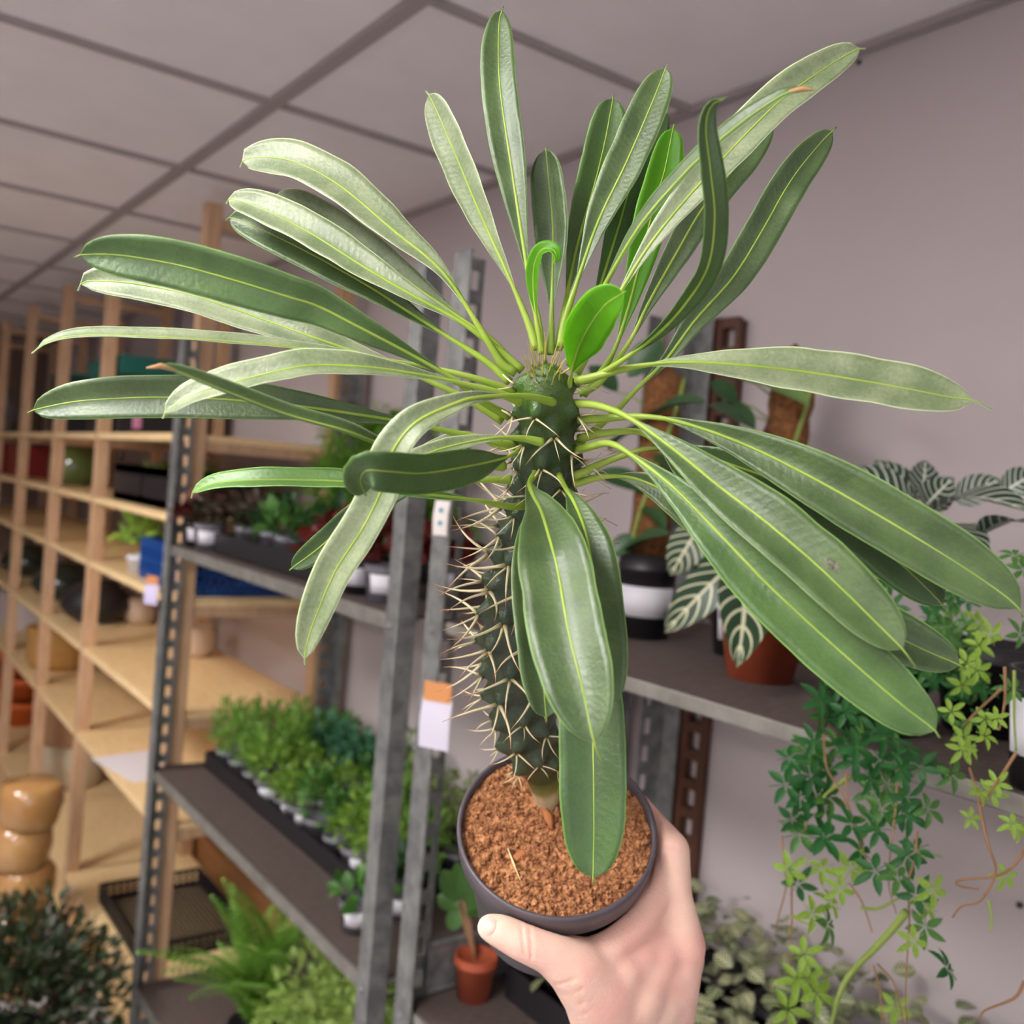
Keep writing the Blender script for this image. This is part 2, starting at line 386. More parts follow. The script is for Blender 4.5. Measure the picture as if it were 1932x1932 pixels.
cr = MB(); ico = [(0, 0, 1), (.9, 0, .3), (.28, .85, .3), (-.72, .53, .3), (-.72, -.53, .3), (.28, -.85, .3), (.5, .4, -.7), (-.5, .4, -.7), (0, -.7, -.7)]
icf = [(0, 1, 2), (0, 2, 3), (0, 3, 4), (0, 4, 5), (0, 5, 1), (1, 6, 2), (2, 7, 3), (3, 7, 4), (4, 8, 5), (5, 8, 1), (1, 8, 6), (2, 6, 7), (4, 7, 8), (6, 8, 7)]
for k in range(4200):
    r = (RR-.0045)*math.sqrt(random.random()); a = random.uniform(0, 2*PI); x, y = r*math.cos(a), r*math.sin(a)
    s = random.choice((.0005, .0008, .0011, .0015)) if random.random() < .95 else .0023
    c = Pc+PXd*x+PYd*y+AX*(soil_h(x, y)+s*.3); q = Quaternion((random.gauss(0, 1), random.gauss(0, 1), random.gauss(0, 1), random.gauss(0, 1))).normalized()
    cr.add([c+q @ (Vector(p)*s*random.uniform(.7, 1.3)) for p in ico], icf)
cr.build('soil_crumbs', soilm, plant, root, kind='stuff', smooth=False)
fb = MB()
for k in range(150):
    r = (RR-.006)*math.sqrt(random.random()); a = random.uniform(0, 2*PI); x, y = r*math.cos(a), r*math.sin(a); b = random.uniform(0, 2*PI); ln = random.uniform(.004, .011)
    pts = []
    for i in range(5):
        t = i/4-.5; xx, yy = x+ln*t*math.cos(b)+.002*math.sin(t*5+k)*math.sin(b), y+ln*t*math.sin(b)
        if xx*xx+yy*yy > (RR-.006)**2: break
        pts.append(Pc+PXd*xx+PYd*yy+AX*(soil_h(xx, yy)+.0012))
    if len(pts) > 2: fb.tube(pts, .00016, 4)
fb.build('coir_fibres', mat('coir_fibre', (188, 138, 92), .8), plant, root, kind='stuff')
def soilpt(px, py, up=.001):
    d = ray(px, py); t = (Pc-AX*.0065-CAM).dot(AX)/d.dot(AX); return CAM+d*t+AX*up
MB().tube([soilpt(958, 1605, .0025), soilpt(967, 1630, .003), soilpt(982, 1666, .002)], [.0004, .0007, .0002], 6).build('fallen_spine', mat('spine_tan', (226, 205, 150), .5), plant, root)
MB().box(soilpt(980, 1617, .0015), (.008, .0045, .003), PM.to_3x3()@Matrix.Rotation(.7, 3, 'Z')).build('bark_chip', mat('bark', (168, 104, 58), .8), plant, root, bevel=.0008)
MB().tube([soilpt(1026, 1530, .001), soilpt(1035, 1550, .004), soilpt(1040, 1568, .002)], [.0025, .003, .001], 8).build('bark_chip', MATS['bark'], plant, root)
MB().tube([soilpt(1056, 1512, .004), soilpt(1063, 1548, .003)], [.002, .0012], 8).build('bark_chip', MATS['bark'], plant, root)

# ------------------------------------------------------------------ stem with its spines
def sd(y): return .62+(y-1500)*(.175/800)*1.0
SP = [(1031, 1512, 30), (1030, 1490, 31), (1022, 1450, 42), (1004, 1405, 56), (990, 1340, 66), (980, 1265, 72), (978, 1171, 74), (992, 1080, 71), (1012, 1000, 68), (1026, 930, 62), (1031, 860, 60), (1031, 790, 57), (1031, 745, 54), (1032, 718, 46), (1033, 700, 30), (1034, 690, 8)]
cl = [at(x, y, sd(y)) for x, y, r in SP]
NS = 170
cpts, SL = catmull(cl, NS)
rr_src = [r*sd(y)/FPX for x, y, r in SP]; acc = [0]
for i in range(1, len(cl)): acc.append(acc[-1]+(cl[i]-cl[i-1]).length)
rads = np.interp(np.linspace(0, acc[-1], NS), acc, rr_src)*.93
NA = 72
frames = []; ref = None
for i in range(NS):
    t = (cpts[min(i+1, NS-1)]-cpts[max(i-1, 0)]).normalized()
    if ref is None: ref = (RT-t*RT.dot(t)).normalized()
    ref = (ref-t*ref.dot(t)).normalized(); frames.append((cpts[i], t, ref.copy(), t.cross(ref)))
tub = []; z = .030; n = 0
while z < SL-.012:
    i = int(z/SL*(NS-1)); r = rads[i]
    tub.append((z, (n*137.508+40) % 360*PI/180, r)); n += 1
    z += .0029 if z < SL*.62 else .0023
tub = tub[:112]
tz = np.array([t[0] for t in tub]); ta = np.array([t[1] for t in tub])
stem_v = []; stem_uv = []
for i, (p, t, a, b) in enumerate(frames):
    z = SL*i/(NS-1)
    ang = np.linspace(0, 2*PI, NA, endpoint=False)
    d = np.zeros(NA); sel = np.abs(tz-z) < .02
    for zz, aa in zip(tz[sel], ta[sel]):
        da = (ang-aa+PI) % (2*PI)-PI
        d += (.0062 if z < SL*.68 else .0052)*np.exp(-((da*rads[i]/(.0048 if z < SL*.68 else .0036))**2+((z-zz-.001)/.0050)**2))
    fade = min(1, max(0, (z-.016)/.03))
    for j in range(NA):
        rr = rads[i]*.93+d[j]*fade; stem_v.append(p+(a*math.cos(ang[j])+b*math.sin(ang[j]))*rr); stem_uv.append((z/SL, float(d[j]/.004)))
stem_m = MB(); stem_m.add(stem_v, [(i*NA+j, i*NA+(j+1) % NA, (i+1)*NA+(j+1) % NA, (i+1)*NA+j) for i in range(NS-1) for j in range(NA)]+[tuple((NS-1)*NA+j for j in range(NA))], stem_uv)
stemm = mat('stem_skin', (30, 54, 26), .27, spec=.6, bump=.25, bscale=900)
_nt = stemm.node_tree; _N = _nt.nodes; _L = _nt.links
_tc = _N.new('ShaderNodeTexCoord'); _sx = _N.new('ShaderNodeSeparateXYZ'); _L.new(_tc.outputs['UV'], _sx.inputs[0])
_r = _N.new('ShaderNodeValToRGB'); _L.new(_sx.outputs[0], _r.inputs[0]); _e = _r.color_ramp.elements
_e[0].position = 0; _e[0].color = (*lin((180, 160, 124)), 1); _e[1].position = 1; _e[1].color = (*lin((70, 100, 34)), 1)
for ps, c in ((.035, (182, 164, 126)), (.05, (124, 124, 66)), (.085, (62, 72, 40)), (.2, (44, 58, 34)), (.7, (30, 52, 22)), (.9, (42, 66, 22))):
    el = _e.new(ps); el.color = (*lin(c), 1)
_n = _N.new('ShaderNodeTexNoise'); _n.inputs['Scale'].default_value = 160; _n.inputs['Detail'].default_value = 6; _L.new(_tc.outputs['Object'], _n.inputs['Vector'])
_mx = _N.new('ShaderNodeMix'); _mx.data_type = 'RGBA'; _mx.blend_type = 'OVERLAY'; _mx.inputs[0].default_value = .55
_L.new(_r.outputs[0], _mx.inputs[6]); _L.new(_n.outputs['Color'], _mx.inputs[7]); _L.new(_mx.outputs[2], _N['Principled BSDF'].inputs['Base Color'])
stem = stem_m.build('stem', stemm, plant, root)
# spines: a curved thorn, one mesh, copied to every tubercle in threes
spm = mat('spine', (206, 186, 138), .45, spec=.5)
_nt = spm.node_tree; _N = _nt.nodes; _L = _nt.links
_tc = _N.new('ShaderNodeTexCoord'); _sx = _N.new('ShaderNodeSeparateXYZ'); _L.new(_tc.outputs['UV'], _sx.inputs[0])
_r = _N.new('ShaderNodeValToRGB'); _L.new(_sx.outputs[0], _r.inputs[0]); _e = _r.color_ramp.elements
_e[0].position = 0; _e[0].color = (*lin((150, 138, 92)), 1); _e[1].position = 1; _e[1].color = (*lin((150, 84, 46)), 1)
for ps, c in ((.15, (216, 204, 162)), (.65, (224, 208, 168)), (.85, (190, 134, 84))): el = _e.new(ps); el.color = (*lin(c), 1)
_L.new(_r.outputs[0], _N['Principled BSDF'].inputs['Base Color'])
def spine_mesh(name, mt, r0=.026, bend=.08):
    mb = MB(); k = 7
    pts = [Vector((bend*math.sin(PI*i/(k-1)*.9), 0, i/(k-1))) for i in range(k)]
    rad = [r0*1.7, r0*1.05, r0*.9, r0*.75, r0*.55, r0*.3, .004]
    v0 = len(mb.v); mb.tube(pts, rad, 6); mb.uv = [(i//6/(k-1), 0) for i in range(len(mb.v))]; mb.hasuv = True
    o = mb.build(name, mt); me = o.data; bpy.data.objects.remove(o); return me
spA = spine_mesh('spine', spm); spB = spine_mesh('spine', spm, .026, -.09)
def put_spine(me, p, d, ln):
    q = d.to_track_quat('Z', 'Y') @ Quaternion((0, 0, 1), random.uniform(0, 6.28))
    M = Matrix.Translation(p-root) @ q.to_matrix().to_4x4() @ Matrix.Diagonal((ln, ln, ln, 1))
    return link(me, 'spine', stem, M)
for k, (z, aa, r) in enumerate(tub):
    i = min(NS-1, int(z/SL*(NS-1))); p, t, a, b = frames[i]
    R = a*math.cos(aa)+b*math.sin(aa); T = t.cross(R)
    ln = .029 if z > .1 else .010+.17*max(0, z-.03)
    if z > SL*.72: ln = .0175
    ln *= random.uniform(.85, 1.15); base = p+R*(rads[i]*.93+.0048)
    jit = lambda: Vector((random.gauss(0, .12), random.gauss(0, .12), random.gauss(0, .12)))
    put_spine(spA, base+T*.001, (R*.72+T*.75-t*.02+jit()).normalized(), ln)
    put_spine(spB, base-T*.001, (R*.72-T*.75-t*.10+jit()).normalized(), ln)
    put_spine(spA, base-t*.001, (R*.9-t*random.uniform(.1, .7)+jit()).normalized(), ln*random.uniform(.55, .95))
ycol = mat('young_spine', (188, 176, 92), .45)
spY = spine_mesh('spine', ycol, .024, .05)
tipP, tipT, tipA, tipB = frames[-1]
for k in range(26):
    a = k*2.4; rr = .0022+.009*math.sqrt(k/30); R = tipA*math.cos(a)+tipB*math.sin(a)
    put_spine(spY, tipP-tipT*(.001+.005*(k/30))+R*rr*.8, (tipT*random.uniform(.6, 1.3)+R*random.uniform(.1, .5+.7*k/30)).normalized(), random.uniform(.010, .018))
# ------------------------------------------------------------------ the leaves
lm = leaf_mat('leaf_upper', (54, 80, 32), (84, 110, 54))
lmd = leaf_mat('leaf_deep', (50, 82, 24), (68, 102, 36), sheen=.1)
lmy = leaf_mat('leaf_young', (96, 160, 20), (120, 186, 30), trans=.66, tcol=(165, 230, 24), sheen=0)
ribm = mat('midrib', (172, 196, 84), .45, c2=(150, 180, 60), scale=40, trans=.15, tcol=(170, 210, 60))
LAMP0 = Vector((LAMPS[0][0], LAMPS[0][1], CEIL))
def plant_leaf(pts, W, tilt=0, fold=.40, p=1.5, petiole=.14, m=None, rw=1.0, q=.72, ruffle=.05, seed=0, end=.983, twist=0, tip=False):
    """pts: (px, py, distance) along the midrib from the stem to the hooked tip; W: blade width in px at its distance"""
    P = [at(*k) for k in pts]; n = 64
    C, Ln = catmull(P, n)
    mid = C[int(n*.62)]; wid = W*depth(mid)/FPX/max(.25, math.cos(math.radians(tilt)))
    me = MB(); cols = [-1, -.72, -.36, 0, .36, .72, 1]; K = len(cols)
    up_v = []; lo_v = []; uvs = []; rib = []; ribr = []
    prevS = None
    Tm = (C[int(n*.7)]-C[int(n*.5)]).normalized(); Vm = (mid-CAM).normalized(); Nm = (-Vm+Tm*Vm.dot(Tm)).normalized()
    SG = 1 if Tm.cross(Nm).dot(LAMP0-mid) >= 0 else -1      # a positive tilt turns the blade to the lamp
    for i, c in enumerate(C):
        t = i/(n-1); T = (C[min(i+1, n-1)]-C[max(i-1, 0)]).normalized()
        V = (c-CAM).normalized(); N0 = (-V+T*V.dot(T)).normalized(); S0 = T.cross(N0)
        if prevS is not None and S0.dot(prevS) < 0: S0 = -S0; N0 = -N0
        prevS = S0
        a = math.radians(tilt+twist*t)
        N = N0*math.cos(a)+S0*SG*math.sin(a); Sd = T.cross(N)
        s = (t-petiole)/(end-petiole)
        sm = .5**(1/p)*.97
        w = 0 if s <= 0 or s >= 1 else (math.sin(PI/2*s/sm)**1.55 if s < sm else (1-((s-sm)/(1-sm))**4.2)**.54)
        w = max(w, 0)*wid/2
        w = max(w, .0004)
        for side, lst in ((1, up_v), (-1, lo_v)):
            for cc in cols:
                ru = ruffle*w*abs(cc)**3*math.sin(s*34+cc*2+seed*1.7)*.6+ruffle*w*.5*noise.noise(Vector((s*9, cc*1.5, seed*3.1)))
                off = N*(fold*w*abs(cc)**1.25-fold*w*.35+ru+side*.00035*(1-.6*abs(cc)))
                edge = 1+.025*noise.noise(Vector((s*16, cc, seed*5.3)))
                lst.append(c+Sd*(cc*w*edge)+off)
                uvs.append((t, cc))
        rr = (.00085*(1-t)**1.2+.00030+.0006*math.exp(-max(0, t-petiole)/.06))*rw if t > petiole else (.00150+.0008*(1-t/petiole))*rw
        if t > end: rr *= max(.12, (1-t)/(1-end))
        rib.append(c-N*fold*w*.35+N*(.0003)); ribr.append(min(rr, .0026))
    u = uvs; nU = n*K
    fs = []
    for i in range(n-1):
        for j in range(K-1):
            fs.append((i*K+j, i*K+j+1, (i+1)*K+j+1, (i+1)*K+j)); fs.append((nU+i*K+j, nU+(i+1)*K+j, nU+(i+1)*K+j+1, nU+i*K+j+1))
        fs.append((i*K, (i+1)*K, nU+(i+1)*K, nU+i*K)); fs.append((i*K+K-1, nU+i*K+K-1, nU+(i+1)*K+K-1, (i+1)*K+K-1))
    # uvs were appended side by side per ring: regroup
    uu = []; 
    for i in range(n): uu += u[i*2*K:i*2*K+K]
    ul = []
    for i in range(n): ul += u[i*2*K+K:(i+1)*2*K]
    me.add(up_v+lo_v, fs, uu+ul)
    o = me.build('leaf', m or lm, plant, root)
    MB().tube(rib, ribr, 7).build('midrib', ribm, o, root)
    if tip:
        MB().tube([C[-4]-N*.0002, C[-2], C[-1]+(C[-1]-C[-3])*.4], [.0008, .0011, .0003], 7).build('dry_tip', mat('dry_tip', (188, 140, 96), .7), o, root)
    return o
LV = [
 # upper crown
 dict(pts=[(1022,668,.455),(1014,600,.455),(1001,543,.455),(969,344,.46),(943,163,.47),(941,50,.48),(950,12,.483)], W=68, tilt=10, p=1.35),
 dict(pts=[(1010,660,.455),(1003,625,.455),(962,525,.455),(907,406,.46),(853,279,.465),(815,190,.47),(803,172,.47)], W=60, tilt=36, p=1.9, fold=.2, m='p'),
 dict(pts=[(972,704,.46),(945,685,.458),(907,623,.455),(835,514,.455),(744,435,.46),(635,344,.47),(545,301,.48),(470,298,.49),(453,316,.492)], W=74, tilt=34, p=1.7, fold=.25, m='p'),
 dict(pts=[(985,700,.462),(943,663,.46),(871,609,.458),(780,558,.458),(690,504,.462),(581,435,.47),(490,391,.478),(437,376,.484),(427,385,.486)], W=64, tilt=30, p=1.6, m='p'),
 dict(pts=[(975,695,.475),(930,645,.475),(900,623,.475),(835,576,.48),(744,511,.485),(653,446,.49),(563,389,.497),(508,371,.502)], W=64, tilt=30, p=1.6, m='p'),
 dict(pts=[(962,722,.465),(925,688,.465),(871,652,.466),(780,594,.47),(690,536,.478),(581,475,.486),(490,431,.493),(438,411,.498),(426,416,.499)], W=70, tilt=12, p=1.65),
 # left side
 dict(pts=[(958,785,.468),(900,752,.45),(856,716,.44),(768,665,.43),(684,621,.42),(600,578,.415),(543,560,.41),(435,527,.405),(326,498,.402),(217,481,.40),(150,481,.40),(139,486,.40)], W=90, tilt=0, p=1.75, m='g', q=.6),
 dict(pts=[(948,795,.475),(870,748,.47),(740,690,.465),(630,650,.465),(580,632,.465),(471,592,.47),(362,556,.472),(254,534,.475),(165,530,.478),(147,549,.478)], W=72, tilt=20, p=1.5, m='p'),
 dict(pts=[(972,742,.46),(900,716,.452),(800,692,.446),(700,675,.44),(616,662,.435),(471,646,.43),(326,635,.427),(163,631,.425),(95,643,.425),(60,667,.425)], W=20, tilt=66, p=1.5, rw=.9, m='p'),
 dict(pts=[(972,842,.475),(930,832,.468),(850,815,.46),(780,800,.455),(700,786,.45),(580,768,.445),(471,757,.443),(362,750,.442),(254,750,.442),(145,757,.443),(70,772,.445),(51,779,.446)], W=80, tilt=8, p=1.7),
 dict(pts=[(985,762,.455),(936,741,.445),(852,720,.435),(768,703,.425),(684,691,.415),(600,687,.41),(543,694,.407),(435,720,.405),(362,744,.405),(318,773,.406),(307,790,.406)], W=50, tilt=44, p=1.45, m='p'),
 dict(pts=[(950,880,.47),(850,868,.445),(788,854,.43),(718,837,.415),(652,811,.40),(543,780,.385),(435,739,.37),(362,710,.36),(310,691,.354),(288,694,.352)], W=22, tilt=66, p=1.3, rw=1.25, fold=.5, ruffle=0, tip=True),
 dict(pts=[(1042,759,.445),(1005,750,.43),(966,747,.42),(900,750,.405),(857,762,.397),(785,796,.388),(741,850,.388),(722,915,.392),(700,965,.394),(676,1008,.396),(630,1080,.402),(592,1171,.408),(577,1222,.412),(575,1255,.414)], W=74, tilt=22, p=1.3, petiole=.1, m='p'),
 dict(pts=[(988,842,.472),(965,858,.455),(940,867,.44),(893,878,.41),(803,893,.38),(735,890,.362),(692,888,.358),(680,908,.368),(690,934,.382)], W=76, tilt=-6, p=1.15, m='d', petiole=.08, rw=.7),
 dict(pts=[(995,954,.485),(960,956,.47),(893,944,.45),(785,930,.435),(676,910,.43),(604,905,.43),(495,904,.43),(410,910,.435),(368,926,.438),(361,940,.439)], W=36, tilt=45, p=1.5, m='y2'),
 dict(pts=[(965,905,.48),(900,905,.475),(800,912,.47),(735,935,.47),(690,960,.47),(658,984,.472),(604,1032,.477),(556,1068,.48),(546,1076,.481)], W=50, tilt=0, p=1.7, m='d'),
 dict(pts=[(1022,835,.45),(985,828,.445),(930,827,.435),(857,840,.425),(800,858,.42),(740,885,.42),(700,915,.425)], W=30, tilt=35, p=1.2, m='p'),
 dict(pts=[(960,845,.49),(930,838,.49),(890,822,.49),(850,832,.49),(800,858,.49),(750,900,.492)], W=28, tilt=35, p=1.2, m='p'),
 # drooping towards the viewer
 dict(pts=[(1003,935,.478),(1000,965,.46),(1004,1030,.435),(1012,1120,.42),(1022,1220,.41),(1028,1310,.405),(1031,1362,.405)], W=98, tilt=-14, p=1.35, petiole=.06),
 dict(pts=[(1011,893,.472),(999,912,.452),(1006,935,.44),(1021,965,.425),(1040,1031,.40),(1053,1085,.39),(1070,1185,.375),(1093,1280,.363),(1113,1370,.356),(1126,1415,.355),(1142,1453,.356)], W=142, tilt=10, p=1.35, petiole=.06, q=.66, end=.93),
 dict(pts=[(1050,889,.474),(1063,914,.462),(1084,949,.447),(1103,996,.434),(1116,1057,.423),(1128,1157,.41),(1140,1256,.403),(1152,1340,.402)], W=96, tilt=-10, p=1.2, petiole=.07),
 dict(pts=[(1075,935,.49),(1095,1000,.475),(1108,1150,.455),(1116,1300,.445),(1119,1437,.437),(1120,1560,.432),(1119,1640,.43),(1119,1668,.43)], W=124, tilt=5, p=1.5, m='d', q=.6),
 # right side
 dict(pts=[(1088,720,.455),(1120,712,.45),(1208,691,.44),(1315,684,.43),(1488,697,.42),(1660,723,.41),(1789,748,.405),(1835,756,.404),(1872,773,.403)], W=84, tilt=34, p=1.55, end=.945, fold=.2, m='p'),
 dict(pts=[(1092,792,.462),(1140,790,.455),(1208,786,.445),(1281,796,.435),(1401,837,.42),(1531,900,.405),(1660,973,.395),(1789,1051,.388),(1875,1108,.385),(1920,1145,.384),(1930,1165,.384)], W=114, tilt=6, p=1.55, q=.66, end=.975),
 dict(pts=[(1085,762,.455),(1130,766,.445),(1186,788,.43),(1272,848,.412),(1358,917,.40),(1444,982,.388),(1531,1055,.378),(1595,1115,.372),(1660,1180,.367),(1703,1225,.364),(1730,1262,.364)], W=110, tilt=14, p=1.5, q=.66, end=.95),
 dict(pts=[(1085,850,.468),(1115,842,.455),(1152,837,.445),(1195,861,.432),(1272,921,.415),(1358,1008,.40),(1444,1098,.39),(1531,1180,.382),(1617,1257,.376),(1703,1331,.371),(1762,1376,.37),(1773,1392,.37)], W=122, tilt=0, p=1.5, q=.66, m='g'),
 dict(pts=[(1085,898,.475),(1130,877,.47),(1169,862,.465),(1230,845,.46),(1310,856,.452),(1376,876,.445),(1466,910,.435),(1600,985,.425),(1700,1065,.42),(1768,1130,.418),(1784,1152,.418)], W=96, tilt=0, p=1.5, m='d'),
 dict(pts=[(1092,828,.47),(1140,818,.463),(1208,816,.455),(1250,848,.447),(1289,896,.44),(1420,1020,.425),(1560,1130,.415),(1720,1214,.405),(1800,1250,.402),(1822,1262,.402)], W=96, tilt=8, p=1.8, q=.62),
 dict(pts=[(1085,912,.48),(1143,899,.47),(1208,906,.46),(1290,950,.45),(1380,1030,.445),(1430,1090,.443)], W=74, tilt=0, p=1.4),
 # upper right
 dict(pts=[(1037,668,.458),(1040,625,.46),(1042,521,.465),(1042,430,.468),(1034,340,.47),(1030,285,.47),(1030,277,.47)], W=66, tilt=18, p=1.45),
 dict(pts=[(1024,664,.45),(1013,600,.445),(1006,539,.44),(1009,495,.436),(1022,471,.432),(1042,470,.428),(1050,484,.426),(1044,497,.426)], W=24, tilt=35, p=1.1, m='y', petiole=.2, rw=.6),
 dict(pts=[(1052,660,.462),(1066,575,.468),(1088,467,.475),(1122,350,.482),(1142,267,.487),(1155,195,.49),(1157,178,.49)], W=78, tilt=-8, p=1.7, m='g'),
 dict(pts=[(1058,655,.455),(1067,604,.455),(1095,514,.457),(1131,412,.46),(1182,304,.463),(1229,195,.467),(1254,134,.47),(1260,122,.47)], W=72, tilt=16, p=1.6, q=.6),
 dict(pts=[(1085,690,.48),(1138,521,.488),(1167,430,.492),(1200,322,.496),(1240,240,.50),(1262,205,.502)], W=60, tilt=-15, p=1.5, m='d'),
 dict(pts=[(1100,745,.475),(1153,673,.478),(1182,593,.48),(1206,503,.483),(1233,394,.486),(1254,322,.489),(1268,252,.491),(1272,234,.491)], W=66, tilt=0, p=1.75, m='y', q=.66),
 dict(pts=[(1074,728,.45),(1080,695,.435),(1090,660,.42),(1112,615,.40),(1140,577,.385),(1170,556,.378),(1182,550,.376)], W=84, tilt=8, p=1.35, m='y', petiole=.1, rw=.6, fold=.25),
 dict(pts=[(1085,715,.46),(1113,715,.455),(1167,684,.44),(1240,630,.42),(1294,572,.405),(1336,503,.39),(1349,412,.375),(1341,322,.365),(1332,240,.36),(1343,198,.357),(1372,184,.356)], W=44, tilt=-38, p=1.2, m='d', fold=.3),
 dict(pts=[(1078,690,.455),(1100,610,.445),(1131,557,.44),(1204,430,.42),(1276,342,.405),(1330,287,.395),(1403,226,.383),(1475,179,.374),(1512,168,.372),(1526,170,.371)], W=26, tilt=56, p=1.2, rw=1.2, fold=.4, tip=True),
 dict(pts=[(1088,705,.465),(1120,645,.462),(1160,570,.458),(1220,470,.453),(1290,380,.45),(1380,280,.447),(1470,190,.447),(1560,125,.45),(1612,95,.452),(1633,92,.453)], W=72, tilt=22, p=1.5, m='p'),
 dict(pts=[(1092,742,.47),(1130,722,.47),(1186,648,.472),(1222,575,.474),(1276,478,.477),(1330,387,.48),(1410,290,.485),(1455,232,.488),(1462,226,.488)], W=62, tilt=-5, p=1.6),
 dict(pts=[(1080,845,.48),(1120,812,.48),(1162,775,.48),(1204,731,.48),(1258,677,.48),(1312,604,.48),(1385,521,.482),(1439,434,.485),(1493,340,.488),(1548,270,.491),(1578,240,.493)], W=70, tilt=-5, p=1.6),
]
lmg = leaf_mat('leaf_green', (62, 96, 36), (86, 120, 52), sheen=.18)
lmp = leaf_mat('leaf_lit_pale', (104, 122, 80), (150, 162, 122), sheen=.2, rough=.5)  # paler copy of the leaf green: lamp sheen painted into the colour
lm2 = leaf_mat('leaf_fresh', (84, 130, 46), (104, 150, 62), sheen=.2)
for k, L in enumerate(LV):
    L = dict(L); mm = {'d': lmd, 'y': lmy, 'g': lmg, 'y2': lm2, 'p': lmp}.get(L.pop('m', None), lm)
    lo = plant_leaf(seed=k, m=mm, **L)
    if L['W'] == 110: spotted = lo
# the grey blemish on one of the big right-hand leaves
from mathutils.bvhtree import BVHTree
_bv = BVHTree.FromPolygons([v.co+root for v in spotted.data.vertices], [tuple(p_.vertices) for p_ in spotted.data.polygons])
bl = MB(); vs = []
for i in range(6):
    for j in range(12):
        a = 2*PI*j/12; rr = i/5*(1+.25*noise.noise(Vector((math.cos(a)*1.5, math.sin(a)*1.5, 3))))
        x_, y_ = 20*rr*math.cos(a), 9*rr*math.sin(a); px_, py_ = 1570+x_*.75-y_*.66, 1066+x_*.66+y_*.75
        d_ = ray(px_, py_).normalized(); h_ = _bv.ray_cast(CAM, d_); vs.append((h_[0] or at(px_, py_, .374))-d_*(.0006-.0004*i/5))
bl.add(vs, [(i*12+j, i*12+(j+1) % 12, (i+1)*12+(j+1) % 12, (i+1)*12+j) for i in range(5) for j in range(12)])
bl.build('blemish', mat('blemish', (70, 72, 60), .8, c2=(128, 132, 104), scale=500), spotted, root)
# ------------------------------------------------------------------ the hand
skin = mat('skin', (243, 206, 184), .5, c2=(236, 182, 166), scale=26, bump=.14, bscale=620, sss=.25, spec=.4)
def ball(mb, c, r, sc=(1, 1, 1), R=None, n=14):
    vs = []; fs = []
    for i in range(1, n):
        th = PI*i/n
        for j in range(n*2):
            ph = PI*j/n; v = Vector((math.sin(th)*math.cos(ph)*sc[0], math.sin(th)*math.sin(ph)*sc[1], math.cos(th)*sc[2]))*r
            vs.append(c+(R @ v if R else v))
    m2 = n*2
    fs = [(i*m2+j, i*m2+(j+1) % m2, (i+1)*m2+(j+1) % m2, (i+1)*m2+j) for i in range(n-2) for j in range(m2)]
    fs += [tuple(reversed(range(m2))), tuple((n-2)*m2+j for j in range(m2))]
    mb.add(vs, [tuple(reversed(f)) for f in fs])
def bone(mb, a, b, ra, rb, k=None):
    d = (b-a).length; k = k or max(2, int(d/.0035))
    for i in range(k+1):
        t = i/k; ball(mb, a.lerp(b, t), ra+(rb-ra)*t, n=9)
def chain(mb, pts):
    for (a, ra), (b, rb) in zip(pts[:-1], pts[1:]): bone(mb, a, b, ra, rb)
def wallr(h): return RB+(RR-.003-RB)*max(0, min(1, (PH-h)/(PH-.02)))   # pot radius at depth h below the rim
D2 = math.radians
H = MB()
mcp_i = at(1290, 1786, .600)
# index finger: round the right side of the pot, tip behind it
chain(H, [(mcp_i, .0142), (at(1277, 1690, .600), .0098), (at(1269, 1603, .604), .0112), (polar(D2(22), .030, wallr(.03)+.0105), .0100), (polar(D2(42), .028, wallr(.028)+.0095), .0092), (polar(D2(66), .030, wallr(.03)+.009), .0085), (polar(D2(84), .032, wallr(.032)+.0085), .0072)])
for j, (h, r, az) in enumerate(((.052, .0112, 12), (.072, .0105, 14), (.088, .0092, 16))):
    m_ = at(1292-14*j, 1806+20*j, .632+.022*j)
    chain(H, [(m_, .0135-.001*j), (polar(D2(az-12), h, wallr(h)+r+.002), r), (polar(D2(az+28), h, wallr(h)+r), r*.93), (polar(D2(az+58), h, wallr(h)+r*.9), r*.86), (polar(D2(az+80), h, wallr(h)+r*.85), r*.72)])
    chain(H, [(m_, .0135), (at(1245-8*j, 1900, .645+.02*j), .021), (at(1210, 2010, .64+.02*j), .024)])
# thumb across the front of the pot
chain(H, [(at(924, 1750, .556), .0082), (at(945, 1757, .556), .0098), (at(985, 1776, .556), .0112), (at(1040, 1797, .560), .0128), (at(1086, 1824, .568), .0178), (at(1132, 1866, .582), .0240), (at(1165, 1940, .605), .0275), (at(1175, 2040, .63), .029)])
for r_, pts_ in ((.0105, [(-84, .040), (-62, .036), (-42, .031), (-24, .028), (-8, .027), (6, .028)]), (.0125, [(-60, .060), (-40, .052), (-22, .048), (-6, .046)]), (.014, [(-66, .080), (-44, .074), (-24, .070)])):
    chain(H, [(polar(D2(a_), h_, wallr(h_)+r_*.9), r_) for a_, h_ in pts_])
